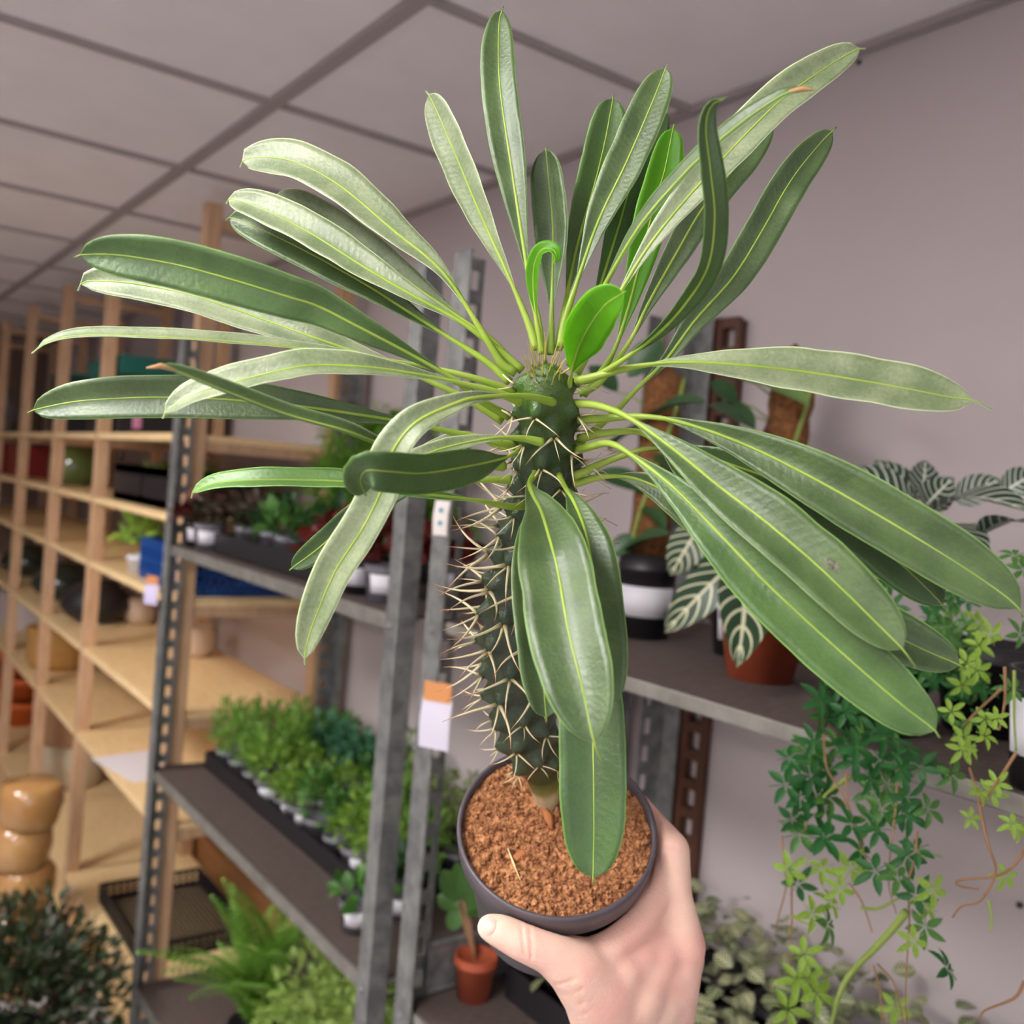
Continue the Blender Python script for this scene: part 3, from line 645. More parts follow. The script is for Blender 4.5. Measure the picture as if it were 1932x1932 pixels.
# back of the hand between thumb and index
chain(H, [(mcp_i, .0135), (at(1266, 1850, .605), .0185), (at(1240, 1930, .618), .0235), (at(1225, 2040, .635), .026)])
chain(H, [(at(1255, 1775, .600), .0145), (at(1225, 1850, .600), .0200), (at(1200, 1940, .615), .0270), (at(1200, 2040, .635), .029)])
chain(H, [(at(1215, 1775, .594), .0125), (at(1185, 1850, .590), .0200), (at(1180, 1940, .612), .0280)])
chain(H, [(at(1165, 1795, .585), .0115), (at(1150, 1850, .585), .0190)])
chain(H, [(at(1245, 1735, .600), .0100), (at(1262, 1775, .601), .0130)])
chain(H, [(at(1205, 2030, .64), .031), (at(1215, 2260, .66), .029), (at(1230, 2500, .69), .032)])
for x_, y_, d_, r_ in ((1200, 1800, .590, .016), (1240, 1800, .595, .0155), (1222, 1765, .595, .013), (1160, 1832, .584, .0195), (1272, 1812, .601, .0145), (1180, 1800, .588, .0155), (1220, 1830, .594, .018), (1250, 1835, .600, .0175), (1190, 1870, .592, .023), (1230, 1880, .602, .0215), (1258, 1760, .600, .0120), (1256, 1720, .601, .0105)):
    ball(H, at(x_, y_, d_), r_, n=12)
ho = H.build('person', skin)
rm = ho.modifiers.new('remesh', 'REMESH'); rm.mode = 'VOXEL'; rm.voxel_size = .0014; rm.use_smooth_shade = True
sm_ = ho.modifiers.new('smooth', 'SMOOTH'); sm_.factor = .5; sm_.iterations = 46
dg = bpy.context.evaluated_depsgraph_get()
hm = bpy.data.meshes.new_from_object(ho.evaluated_get(dg)); ho.modifiers.clear(); old = ho.data; ho.data = hm; bpy.data.meshes.remove(old)
hm.polygons.foreach_set('use_smooth', [True]*len(hm.polygons))
if not hm.materials: hm.materials.append(skin)
# keep the flesh outside the pot wall where they press together, and crease the skin
inv = PM.to_3x3().transposed()
from mathutils.bvhtree import BVHTree
bv0 = BVHTree.FromPolygons([v.co for v in hm.vertices], [tuple(p_.vertices) for p_ in hm.polygons])
def skinpt(px_, py_):
    h_ = bv0.ray_cast(CAM, ray(px_, py_).normalized()); return h_[0] or at(px_, py_, .58)
creases = [(skinpt(*a_), skinpt(*b_)) for a_, b_ in (((1050, 1858), (1085, 1848)), ((1056, 1876), (1096, 1868)), ((1060, 1896), (1100, 1892)), ((1068, 1914), (1104, 1914)), ((1272, 1612), (1302, 1606)), ((1274, 1600), (1303, 1592)), ((984, 1748), (990, 1800)), ((1000, 1752), (1003, 1806)))]
for v in hm.vertices:
    l = inv @ (v.co-Pc); h = -l.z
    if -.002 < h < PH+.001:
        r = math.hypot(l.x, l.y); need = (wallr(h) if h > .02 else RR)+.0006
        if r < need:
            s = need/max(r, 1e-5)
            if r > need*.55: v.co = Pc+PM.to_3x3() @ Vector((l.x*s, l.y*s, l.z))
    for a, b in creases:
        ab = b-a; t = max(0, min(1, (v.co-a).dot(ab)/ab.length_squared)); d = (v.co-(a+ab*t)).length
        if d < .012:
            vv = (v.co-CAM).normalized(); ln = ab.normalized(); perp = ((v.co-(a+ab*t))-vv*(v.co-(a+ab*t)).dot(vv)); dd = perp.length
            if dd < .004: v.co += vv*.0008*math.exp(-(dd/.0011)**2)
tag(ho, 'bare hand and wrist of a person holding the plant pot from below, thumb in front', 'person')
# thumbnail at the far end of the thumb, laid on the skin
bv = BVHTree.FromPolygons([v.co for v in hm.vertices], [tuple(p_.vertices) for p_ in hm.polygons])
nb = MB(); vs = []; ok = True
for i in range(8):
    for j in range(8):
        a, b = i/7*2-1, j/7*2-1
        rx = a*math.sqrt(1-b*b/2)*13.5; ry = b*math.sqrt(1-a*a/2)*19
        px_, py_ = 921+rx*math.cos(.42)-ry*math.sin(.42), 1746+rx*math.sin(.42)+ry*math.cos(.42)
        d_ = ray(px_, py_).normalized(); hit = bv.ray_cast(CAM, d_)
        if hit[0] is None or (hit[0]-CAM).length > .62: ok = False; vs.append(at(px_, py_, .556))
        else: vs.append(hit[0]-d_*(.0007-.0005*max(abs(a), abs(b))**4)+hit[1]*.0002)
nb.add(vs, [(i*8+j, i*8+j+1, (i+1)*8+j+1, (i+1)*8+j) for i in range(7) for j in range(7)])
nb.build('thumbnail', mat('nail', (236, 190, 174), .3), ho)
# ------------------------------------------------------------------ helpers for the shelf goods
def unit_leaf(name, mt, p=1.0, q=.8, droop=.12, fold=.12, n=9, cols=5, stalk=0):
    mb = MB(); vs = []; uv = []
    for i in range(n):
        t = i/(n-1); s = max(0, (t-stalk)/(1-stalk)); wd = max(.012, math.sin(PI*s**p)**q)*.5
        for j in range(cols):
            c = j/(cols-1)*2-1
            vs.append((c*wd, t, droop*4*t*(1-t)+fold*abs(c)*wd)); uv.append((t, c))
    fs = [(i*cols+j, i*cols+j+1, (i+1)*cols+j+1, (i+1)*cols+j) for i in range(n-1) for j in range(cols-1)]
    mb.add(vs, fs, uv); o = mb.build(name, mt); me = o.data; bpy.data.objects.remove(o); return me
def leafM(base, tip, nrm, width, org):
    y = tip-base; ln = y.length; y = y/ln; z = nrm-y*nrm.dot(y); z = z.normalized() if z.length > 1e-4 else y.orthogonal().normalized()
    x = y.cross(z)
    M = Matrix((x*width, y*ln, z*ln)).transposed().to_4x4(); M.translation = base-Vector(org); return M
def place_leaf(me, base, tip, nrm, width, parent, org, name='leaf'): return link(me, name, parent, leafM(base, tip, nrm, width, org))
def stamp(mb, me, M):
    vs = [M @ v.co for v in me.vertices]; mb.add(vs, [tuple(p.vertices) for p in me.polygons])
def potlathe(mb, r, h, c=(0, 0, 0), rim=.006, taper=.74, wall=.003):
    mb.lathe([(.001, 0), (r*taper, 0), (r*(taper+(1-taper)*.82), h*.8), (r*(taper+(1-taper)*.84)+rim*.4, h*.81), (r, h*.83), (r, h), (r-wall, h), (r*.9, h*.86), (.001, h*.86)], 24, c); return mb
def band(r0, r1, z0, z1, a0, a1, n=14):
    mb = MB(); vs = []
    for i in range(n+1):
        a = a0+(a1-a0)*i/n
        for r, z in ((r0, z0), (r1, z1), (r1+.0012, z1), (r0+.0012, z0)): vs.append((r*math.cos(a), r*math.sin(a), z))
    fs = [(i*4+j, i*4+(j+1) % 4, i*4+4+(j+1) % 4, i*4+4+j) for i in range(n) for j in range(4)]+[(0, 1, 2, 3), (n*4+3, n*4+2, n*4+1, n*4)]
    mb.add(vs, fs); return mb
blackp = mat('black_plastic', (34, 31, 34), .45); greyp = mat('grey_plastic', (104, 102, 108), .5)
terra = mat('terracotta', (170, 78, 44), .7, c2=(150, 64, 36), scale=20); whitep = mat('white_label', (222, 220, 226), .6)
soild = mat('dark_soil', (52, 40, 32), .95)
stemg = mat('green_stem', (140, 160, 76), .6); stemb = mat('brown_stem', (150, 112, 78), .7)
G = {}
def gmat(n, c, c2, tr=.25): 
    G[n] = mat('foliage_'+n, c, .5, c2=c2, scale=30, trans=tr, tcol=tuple(min(255, int(v*1.25)) for v in c2)); return G[n]
gmat('bright', (86, 126, 36), (134, 168, 66), .16); gmat('mid', (50, 96, 34), (86, 132, 56), .12); gmat('deep', (30, 66, 30), (52, 92, 42)); gmat('blue', (40, 92, 62), (86, 140, 104))
gmat('mottled', (88, 112, 56), (132, 146, 86)); gmat('red', (120, 34, 26), (70, 30, 26), .1); gmat('lime', (112, 152, 40), (160, 190, 80)); gmat('dark', (30, 48, 26), (58, 74, 40), .1); gmat('fern', (84, 130, 38), (128, 170, 66), .16); gmat('pale', (120, 150, 66), (160, 180, 100)); gmat('brownred', (74, 46, 36), (50, 52, 32), .1)
UL = {k: unit_leaf('u_'+k, v, 1.0, .8) for k, v in G.items()}
def bush(kind, r, h, n, lw, ll, seed, flat=.6, fill=.35, up=.3):
    """a cushion of small leaves round the origin"""
    rnd = random.Random(seed); mb = MB()
    for k in range(n):
        a = rnd.uniform(0, 2*PI); e = math.asin(rnd.uniform(-.15, 1)); rr = rnd.uniform(fill, 1)
        d = Vector((math.cos(a)*math.cos(e), math.sin(a)*math.cos(e), math.sin(e)))
        c = Vector((d.x*r*rr, d.y*r*rr, max(.0, h*.25+d.z*h*.75*rr)))
        out = (d+Vector((rnd.gauss(0, .5), rnd.gauss(0, .5), rnd.gauss(up, .5)))).normalized()
        nr = (d*.6+Vector((rnd.gauss(0, .5), rnd.gauss(0, .5), 1))).normalized(); s = rnd.uniform(.7, 1.2)
        stamp(mb, UL[kind], leafM(c, c+out*ll*s, nr, lw*s, (0, 0, 0)))
    return mb
def small_plant(name, label, cat, loc, r, h, kind, fr, fh, n, lw, ll, seed, potmat=greyp, lab=False, group=None, lab_dir=None):
    t = thing(name, label, cat, loc, 0, group)
    potlathe(MB(), r, h).build('pot', potmat, t)
    b = bush(kind, fr, fh, n, lw, ll, seed); b.v = [v+Vector((0, 0, h*.8)) for v in b.v]; b.build('foliage', G[kind], t, kind='stuff', smooth=True)
    if lab:
        a = math.atan2(-loc[1], -loc[0]) if lab_dir is None else lab_dir
        band(r*.80, r*.93, h*.25, h*.75, a-.8, a+.8).build('pot_label', whitep, t, label='white paper label')
    return t
# ------------------------------------------------------------------ left rack, lower shelf: trays of small plants
SH1 = .9295; SH2 = 1.5295
def tray(name, label, x0, x1, y0, y1, z, h, mt=blackp, th=.003):
    org = Vector(((x0+x1)/2, (y0+y1)/2, z)); t = thing(name, label, 'tray', org)
    MB().bb((x0, y0, z), (x1, y1, z+th)).build('tray_floor', mt, t, org, smooth=False)
    for a, b in (((x0, y0, z), (x1, y0+th, z+h)), ((x0, y1-th, z), (x1, y1, z+h)), ((x0, y0, z), (x0+th, y1, z+h)), ((x1-th, y0, z), (x1, y1, z+h))):
        MB().bb(a, b).build('tray_wall', mt, t, org, smooth=False)
    return t
tray('plant_tray', 'long black tray of small green plants on the metal rack middle shelf', -2.56, -1.60, .905, 1.285, SH1, .045)
kinds = [('fern', 'small feathery bright green plant packed in the long black tray', .052, .15, 190, .006, .034),
         ('bright', 'small leafy light green plant packed in the long black tray', .052, .11, 120, .012, .024),
         ('blue', 'small bluish green plant packed in the long black tray', .052, .14, 90, .016, .036),
         ('mottled', 'small mottled olive plant packed in the long black tray', .052, .15, 110, .012, .022),
         ('mid', 'small mid green plant packed in the long black tray', .05, .13, 120, .012, .026)]
proto = {}
for iy, y in enumerate((.952, 1.046, 1.14, 1.234)):
    for ix in range(10):
        x = -2.505+ix*.095
        if iy == 0: k = 0 if ix < 3 else (1 if ix < 6 else (4 if ix < 8 else 1))
        elif iy == 1: k = 0 if ix < 3 else (1 if ix < 7 else 0)
        elif iy == 2: k = 0 if ix < 2 else (2 if ix < 5 else (4 if ix < 7 else 3))
        else: k = 4 if ix < 3 else (2 if ix < 5 else 3)
        kd, lb, fr, fh, n, lw, ll = kinds[k]; loc = (x+random.uniform(-.006, .006), y, SH1+.0035)
        if k not in proto:
            proto[k] = small_plant('small_potted_plant', lb, 'plant', loc, .038, .062, kd, fr, fh, n, lw, ll, 100+k, lab=(k == 1), group=lb.replace('small ', '', 1)+'s')
        else: dup(proto[k], loc, random.uniform(0, .5) if k == 1 else random.uniform(0, 6), random.uniform(.74, 1.06))
MB_ = None
small_plant('small_potted_plant', 'variegated small plant in grey pot with white label alone on shelf mat', 'plant', (-1.535, .845, SH1), .034, .058, 'mid', .045, .05, 30, .022, .04, 5, lab=True)
small_plant('small_potted_plant', 'small dark green plant in white-labelled pot behind the variegated one', 'plant', (-1.545, .94, SH1), .034, .06, 'deep', .045, .07, 40, .02, .04, 6, lab=True)
# upper shelf of the left rack
tray('plant_tray', 'black tray on the upper shelf of the left metal rack', -2.40, -1.80, .83, 1.10, SH2, .05)
begon = [(-2.545, .835, 'red', 'red-leaved plant in white-labelled pot beside the far left metal post'), (-2.455, .835, 'brownred', 'brown-leaved plant in small labelled pot next to the black tray'),
         (-2.50, 1.0, 'brownred', 'dark leafy plant behind the red-leaved pot on the upper shelf'),
         (-1.73, .84, 'red', 'red-leaved plant in white-labelled pot right of the black tray'), (-1.64, .85, 'mid', 'green plant in white-labelled pot between red-leaved ones'), (-1.53, .845, 'red', 'red-leaved plant in grey pot nearest the middle posts'),
         (-1.70, .98, 'brownred', 'brownish red plant behind the front row near the middle posts'), (-1.57, 1.0, 'red', 'red plant in second row near the middle posts')]
for i, (x, y, k, lb) in enumerate(begon):
    small_plant('small_potted_plant', lb, 'plant', (x, y, SH2), .04, .068, k, .062, .075, 55, .03, .042, 40+i, potmat=greyp if i % 2 else blackp, lab=True)
for i, (x, y, k, lb) in enumerate([(-2.33, .9, 'brownred', 'dark reddish plant in the left end of the upper tray'), (-2.22, .92, 'deep', 'deep green plant in the middle of the upper tray'), (-2.08, .9, 'mid', 'mid green plant in the upper tray below the feathery fern'), (-1.93, .92, 'deep', 'deep green plant in right end of upper tray')]):
    small_plant('small_potted_plant', lb, 'plant', (x, y, SH2+.0035), .042, .07, k, .075, .09, 60, .022, .045, 60+i, potmat=greyp)
# feathery asparagus fern
af = thing('asparagus_fern', 'big feathery light green fern on the upper shelf behind the metal posts', 'plant', (-2.2, 1.19, SH2))
potlathe(MB(), .07, .12).build('pot', blackp, af)
rnd = random.Random(3)
fr_me = MB()
for k in range(110):
    a = rnd.uniform(0, 2*PI); ln = rnd.uniform(.22, .44); e = rnd.uniform(.3, 1.45); p0 = Vector((0, 0, .11)); pts = []
    for i in range(9):
        t = i/8; pts.append(p0+Vector((math.cos(a)*math.cos(e)*ln*t, math.sin(a)*math.cos(e)*ln*t*.6, math.sin(e)*ln*t-.14*t*t)))
    fr_me.tube(pts, .0011, 4)
    for i in range(2, 9):
        for q in range(13):
            d = Vector((rnd.gauss(0, 1), rnd.gauss(0, 1), rnd.gauss(0, .5))).normalized()
            stamp(fr_me, UL['fern'], leafM(pts[i]+d*.004, pts[i]+d*rnd.uniform(.025, .06), Vector((0, 0, 1)), .009, (0, 0, 0)))
fr_me.v = [Vector((v.x, min(v.y, .085), max(v.z, -.0))) for v in fr_me.v]
fr_me.build('foliage', G['fern'], af, kind='stuff')
# bottom shelf of the left rack: ferns
SH0 = .3345
def fern(name, label, loc, nfr, ln, kind, seed, width=.07, elev=(.5, 1.3)):
    t = thing(name, label, 'plant', loc); potlathe(MB(), .075, .12).build('pot', blackp, t)
    fm = MB()       # one frond, length 1, arching
    pts = []
    for i in range(26):
        s = i/25; pts.append(Vector((0, s, .16*math.sin(PI*s*.9)-.16*s*s)))
    fm.tube(pts, [.008*(1-.8*i/25) for i in range(26)], 4)
    for i in range(2, 26):
        s = i/25; wl = .17*math.sin(PI*min(1, .12+.88*s)**.8)**.8+.01
        for sg in (-1, 1):
            stamp(fm, UL[kind], leafM(pts[i], pts[i]+Vector((sg*wl, wl*.35, -.03)), Vector((0, 0, 1)), .024, (0, 0, 0)))
    o = fm.build('frond', G[kind]); me = o.data; bpy.data.objects.remove(o)
    rnd = random.Random(seed)
    for k in range(nfr):
        a = k*2.399+rnd.uniform(-.3, .3); e = rnd.uniform(*elev); l = ln*rnd.uniform(.75, 1.15)
        M = Matrix.Translation((0, 0, .11)) @ Matrix.Rotation(a, 4, 'Z') @ Matrix.Rotation(e, 4, 'X') @ Matrix.Diagonal((l, l, l, 1))
        link(me, 'frond', t, M)
    return t
fern('sword_fern', 'bright green sword fern with long fronds on the bottom rack shelf', (-2.10, .92, SH0), 26, .30, 'fern', 2)
fern('sword_fern', 'second sword fern beside the pale bushy plant, lower fronds', (-1.88, .99, SH0), 22, .26, 'bright', 4)
for i, (x, y, r, lb) in enumerate([(-1.72, .92, .15, 'pale olive bushy plant with tiny leaves below the middle shelf'), (-1.52, .96, .15, 'pale olive bushy plant nearest the middle posts on bottom shelf'), (-1.63, 1.14, .14, 'pale olive bushy plant at the back of bottom shelf')]):
    small_plant('bushy_plant', lb, 'plant', (x, y, SH0), .08, .13, 'pale', r*1.15, .40, 1000, .018, .028, 80+i, potmat=blackp)
# dark bush on the floor at the lower left
t = small_plant('dark_shrub', 'dark green and reddish bushy shrub in the lower left corner', 'plant', (-2.62, .46, 0), .15, .26, 'dark', .30, .42, 2400, .015, .034, 91, potmat=blackp)
b = bush('brownred', .29, .41, 700, .014, .03, 92); b.v = [v+Vector((0, 0, .21)) for v in b.v]; b.build('reddish_foliage', G['brownred'], t, kind='stuff')

# ------------------------------------------------------------------ goods on the wooden shelving
def lat(name, label, cat, loc, prof, mt, n=40, parts=()):
    t = thing(name, label, cat, loc); MB().lathe(prof, n).build('body', mt, t)
    for nm, pr, m2 in parts: MB().lathe(pr, n).build(nm, m2, t)
    return t
def onshelf(px, py, Y, z): p = ony(px, py, Y); return (p.x, Y, z+.0006)
ggl = mat('green_glass', (96, 112, 62), .08, spec=.8, coat=.5)
lat('glass_vase', 'olive green glossy round vase on the wooden shelf', 'vase', onshelf(140, 900, 1.0, 1.60), [(.001, 0), (.07, 0), (.105, .03), (.115, .08), (.108, .14), (.08, .18), (.068, .2), (.07, .212), (.064, .212), (.06, .19), (.001, .17)], ggl)
def crate(name, label, x0, x1, y0, y1, z, h, mt, slots=True, cat='crate'):
    org = Vector(((x0+x1)/2, (y0+y1)/2, z)); t = thing(name, label, cat, org); z += .0006
    MB().bb((x0, y0, z), (x1, y1, z+.006)).build('crate_floor', mt, t, org, smooth=False)
    for ax in range(4):
        m = MB()
        if ax < 2:
            y = (y0, y1)[ax]; a, b = x0, x1; bx = lambda u0, u1, w0, w1: m.bb((u0, y-.004, w0), (u1, y+.004, w1))
        else:
            x = (x0, x1)[ax-2]; a, b = y0, y1; bx = lambda u0, u1, w0, w1: m.bb((x-.004, u0, w0), (x+.004, u1, w1))
        bx(a, b, z, z+h*.22); bx(a, b, z+h*.78, z+h)
        if slots:
            bx(a, b, z+h*.46, z+h*.54)
            k = max(4, int((b-a)/.022))
            for i in range(k+1): u = a+(b-a)*i/k; bx(u-.003, u+.003, z, z+h)
        else: bx(a, b, z, z+h)
        m.build('crate_side', mt, t, org, smooth=False)
    return t
bluep = mat('blue_plastic', (24, 78, 158), .4)
crate('blue_crate', 'blue slotted plastic crate on the wooden shelf behind the metal post', -3.22, -2.74, .88, 1.22, 1.37, .13, bluep)
small_plant('small_potted_plant', 'yellow-green plant in small white pot left of the blue crate', 'plant', (-3.30, .90, 1.3706), .045, .06, 'lime', .08, .17, 80, .025, .05, 21, potmat=whitep)
small_plant('small_potted_plant', 'bright green plant standing in the blue crate', 'plant', (-3.08, 1.0, 1.378), .06, .09, 'lime', .10, .18, 90, .03, .05, 22, potmat=blackp)
for i, (a, b) in enumerate(((-3.62, -3.28), (-3.25, -2.93))):
    crate('black_crate', ['black plastic crate with mossy plants, nearer the wooden post', 'black plastic crate with mossy plants, nearer the metal post'][i], a, b, .88, 1.15, 1.60, .125, blackp, slots=False)
    for j in range(3): small_plant('small_potted_plant', ['left', 'middle', 'right'][j]+' mossy plant in the '+['left', 'right'][i]+' black crate', 'plant', (a+.06+j*.105, 1.0, 1.607), .045, .09, 'mottled', .05, .06, 60, .015, .025, 200+i*3+j, potmat=blackp)
def boxy(name, label, cat, c, d, mt, lid=None, parts=()):
    t = thing(name, label, cat, (c[0], c[1], c[2]+.0006)); MB().box((0, 0, d[2]/2), d).build('body', mt, t, smooth=False, bevel=.004)
    if lid: MB().box((0, 0, d[2]+lid[1]/2), (d[0]*1.03, d[1]*1.03, lid[1])).build('lid', lid[0], t, smooth=False, bevel=.004)
    return t
redm = mat('red_box', (128, 22, 18), .5)
for i, px in enumerate((18, 62)):
    p = ony(px, 880, 1.0); boxy('red_box', ['dark red box at the left picture edge on wooden shelf', 'dark red box between far posts on the wooden shelf'][i], 'box', (p.x, 1.05, 1.60), (.5, .3, .17), redm)
    boxy('red_box', ['upper dark red box at the left edge', 'upper dark red box between the far wooden posts'][i], 'box', (p.x, 1.02, 1.7906-.0006), (.46, .28, .02), redm) if False else None
tealm = mat('teal_plastic', (10, 98, 86), .5)
p = ony(255, 700, 1.0); boxy('storage_box', 'black storage box with teal lid on the upper wooden shelf', 'box', (p.x, 1.05, 1.83), (.5, .32, .22), blackp, (tealm, .07))
p = ony(180, 700, 1.05); boxy('storage_box', 'dark storage box left of the teal-lidded one', 'box', (p.x-.05, 1.05, 1.83), (.28, .3, .26), mat('dark_box', (40, 34, 40), .6), (tealm, .02))
p = ony(268, 690, .865); tag(MB().box((p.x, .862, 1.872), (.09, .006, .05)).build('pink_tag', mat('pink_paper', (190, 120, 150), .6), smooth=False), 'small pink card in front of the teal-lidded box', 'card')
glass = mat('clear_glass', (225, 225, 230), .05, spec=.8); glass.node_tree.nodes['Principled BSDF'].inputs['Transmission Weight'].default_value = .9
for i, (px, Y) in enumerate(((6, .95), (20, 1.0), (14, .93))):
    p = ony(px, 700, Y)
    lat('glass_bottle', ['clear glass bottle at the left picture edge', 'clear glass bottle second from the left edge', 'clear glass bottle behind the other two'][i], 'bottle', (p.x, Y, 1.8306), [(.001, 0), (.05, 0), (.055, .01), (.055, .16), (.02, .21), (.018, .27), (.022, .275), (.014, .275), (.012, .2), (.048, .15), (.048, .012), (.001, .01)], glass, 20)
darkg = mat('dark_glazed', (34, 44, 38), .25, coat=.4)
for i, px in enumerate((50, 120, 185)):
    p = ony(px, 1115, 1.0)
    lat('dark_bowl', ['dark green glazed planter at the far left of the shelf', 'dark green glazed planter between two wooden posts', 'black glazed planter near the metal post'][i], 'planter', (p.x, 1.0, 1.0556), [(.001, 0), (.07, 0), (.12, .03), (.145, .07), (.13, .115), (.095, .14), (.08, .165), (.072, .165), (.08, .13), (.001, .1)], darkg if i < 2 else blackp)
creamm = mat('cream_ceramic', (206, 180, 158), .45)
for i, (x, y) in enumerate(((-4.62, 1.15), (-4.2, 1.16), (-3.46, 1.16))):
    lat('cream_pot', ['cream ceramic pot farthest left at the back of the shelf', 'cream ceramic pot in the middle of the three', 'pale cream ceramic pot seen just right of the metal post'][i], 'pot', (x, y, 1.0556), [(.001, 0), (.045, 0), (.064, .023), (.068, .07), (.058, .1), (.06, .108), (.054, .108), (.052, .08), (.001, .07)], creamm)
straw = mat('straw', (198, 152, 86), .7, c2=(164, 116, 56), scale=60, aniso=(1, 1, 5), bump=.3)
p = ony(112, 1275, 1.0); lat('straw_basket', 'round woven straw basket on the wooden shelf', 'basket', (p.x, 1.0, .7456), [(.001, 0), (.13, 0), (.15, .04), (.148, .17), (.155, .18), (.14, .18), (.135, .1), (.001, .08)], straw, parts=(('basket_rim', [(.149, .165), (.158, .168), (.16, .18), (.15, .186), (.14, .18)], straw),))
p = ony(32, 1225, 1.0); boxy('white_box', 'white carton box at the left edge of the wooden shelf', 'box', (p.x, 1.06, .745), (.34, .3, .19), mat('white_carton', (206, 196, 194), .6))
stone = mat('stoneware', (196, 178, 148), .4, c2=(186, 168, 138), scale=12); stone2 = mat('stoneware_brown', (158, 116, 80), .35)
p = ony(132, 1480, 1.05); lat('stoneware_crock', 'large two-tone beige stoneware crock on the low wooden shelf', 'crock', (p.x, 1.05, .2256), [(.001, 0), (.12, 0), (.14, .02), (.145, .2), (.001, .2)], stone,
    parts=(('brown_collar', [(.1455, .2), (.146, .22), (.146, .36), (.152, .37), (.152, .395), (.14, .395), (.138, .36), (.135, .2)], stone2),))
p = ony(30, 1400, 1.0)
tcb = mat('terracotta_bright', (206, 98, 42), .65)
for i in range(3):
    lat('terracotta_pot', ['orange terracotta pot, lowest of the stack at left edge', 'orange terracotta pot, middle of the stack at left edge', 'orange terracotta pot, topmost of the stack at left edge'][i], 'pot', (p.x-.05, 1.02, .2256+i*.135), [(.001, 0), (.10, 0), (.135, .095), (.145, .096), (.15, .133), (.138, .133), (.13, .1), (.001, .06)], tcb)
mt_ = crate('mesh_tray', 'shallow black mesh tray on the low wooden shelf', -3.42, -2.92, .88, 1.22, .225, .06, blackp)
for ch in list(mt_.children):
    if ch.name.startswith('crate_floor'):
        mf = MB()
        for i in range(34): mf.bb((-.25+i*.5/33-.002, -.17, .001), (-.25+i*.5/33+.002, .17, .004))
        for i in range(23): mf.bb((-.25, -.17+i*.34/22-.002, .001), (.25, -.17+i*.34/22+.002, .004))
        tmp = mf.build('crate_floor_mesh', blackp, smooth=False); ch.data = tmp.data; bpy.data.objects.remove(tmp)
p = onz(232, 1447, .748); ps = MB().box((0, 0, 0), (.30, .20, .001)).build('paper_sheet', mat('white_paper', (236, 232, 238), .6), smooth=False); ps.location = (p.x, .93, .7465); ps.rotation_euler = (0, 0, .2); tag(ps, 'white paper sheet lying on the wooden shelf by the metal post', 'paper')
amb = mat('amber_gloss', (190, 146, 92), .14, c2=(170, 122, 70), scale=9, coat=.8)
p = ony(44, 1600, .62)
am = thing('wrapped_stack', 'stack of amber brown film-wrapped bundles in front of the wooden shelving', 'stack', (p.x, .62, 0))
for i in range(5):
    MB().lathe([(.001, 0), (.082, 0), (.092, .02), (.096, .07), (.092, .12), (.08, .14), (.001, .14)], 28, (.012*math.sin(i*2), .01*math.cos(i*3), i*.137), Matrix.Rotation(.05*math.sin(i*1.7), 4, 'Y'), wob=.04).build('bundle', amb, am)

# ------------------------------------------------------------------ right rack
SR = 1.5445; SRL = .9495
rb = MB(); rb.bb((-1.252, .82, SRL+.006), (-1.248, 1.10, SRL+.08)); rb.tube([(-1.25, .82, SRL+.08), (-1.25, 1.10, SRL+.08)], .005, 8); rb.tube([(-1.25, .82, SRL+.006), (-1.25, 1.10, SRL+.006)], .005, 8)
tag(rb.build('shelf_divider', galv, smooth=False), 'grey metal shelf divider at the left end of the right rack lower shelf', 'divider')
# climber on a coir pole
coir = mat('coir', (150, 100, 56), .95, c2=(110, 68, 36), scale=120, bump=.8, bscale=200)
climb_l = unit_leaf('climber_leaf', mat('climber_leaf', (40, 74, 40), .4, c2=(54, 90, 50), scale=20), .95, .7, .05, .15)
climb_l2 = unit_leaf('climber_leaf_pale', mat('climber_leaf_pale', (104, 134, 72), .4), .95, .7, .05, .15)
def coirpole(label, loc, potr, poth, polr, top, lab, leaves, Y):
    t = thing('climbing_plant', label, 'plant', loc); org = Vector(loc)
    potlathe(MB(), potr, poth, taper=.82).build('pot', blackp, t)
    if lab:
        a = math.atan2(-loc[1], -loc[0]); band(potr*.87, potr*.945, poth*.26, poth*.62, a-1.1, a+1.1).build('pot_label', whitep, t, label='white paper label')
    MB().lathe([(.001, 0), (polr, 0)]+[(polr*(1+.08*math.sin(i*2.3)), i*.02) for i in range(1, int((top-loc[2]-poth*.7)/.02))]+[(.001, top-loc[2]-poth*.7)], 18, (0, 0, poth*.7), wob=.06).build('coir_pole', coir, t)
    pts = [Vector((polr*1.1*math.cos(2.4*s+4.2), polr*1.1*math.sin(2.4*s+4.2), poth*.8+(top-loc[2]-poth)*s)) for s in [i/12 for i in range(13)]]
    MB().tube(pts, .003, 6).build('vine_stem', stemg, t)
    for (bx, by, tx, ty, wpx, me) in leaves:
        b0 = ony(bx, by, Y); t0 = ony(tx, ty, Y-.03); place_leaf(me, b0, t0, (-FW*.8+Vector((0, 0, .6))), wpx*depth(b0)/FPX, t, org)
        q0 = Vector((0, 0, b0.z-org.z-.02)); e0 = b0-org; h0 = Vector((e0.x, e0.y, 0)); q0 += h0.normalized()*polr*.95
        MB().tube([q0, (q0+e0)/2+Vector((0, 0, .006)), e0], .0016, 5).build('leaf_stalk', stemg, t)
    return t
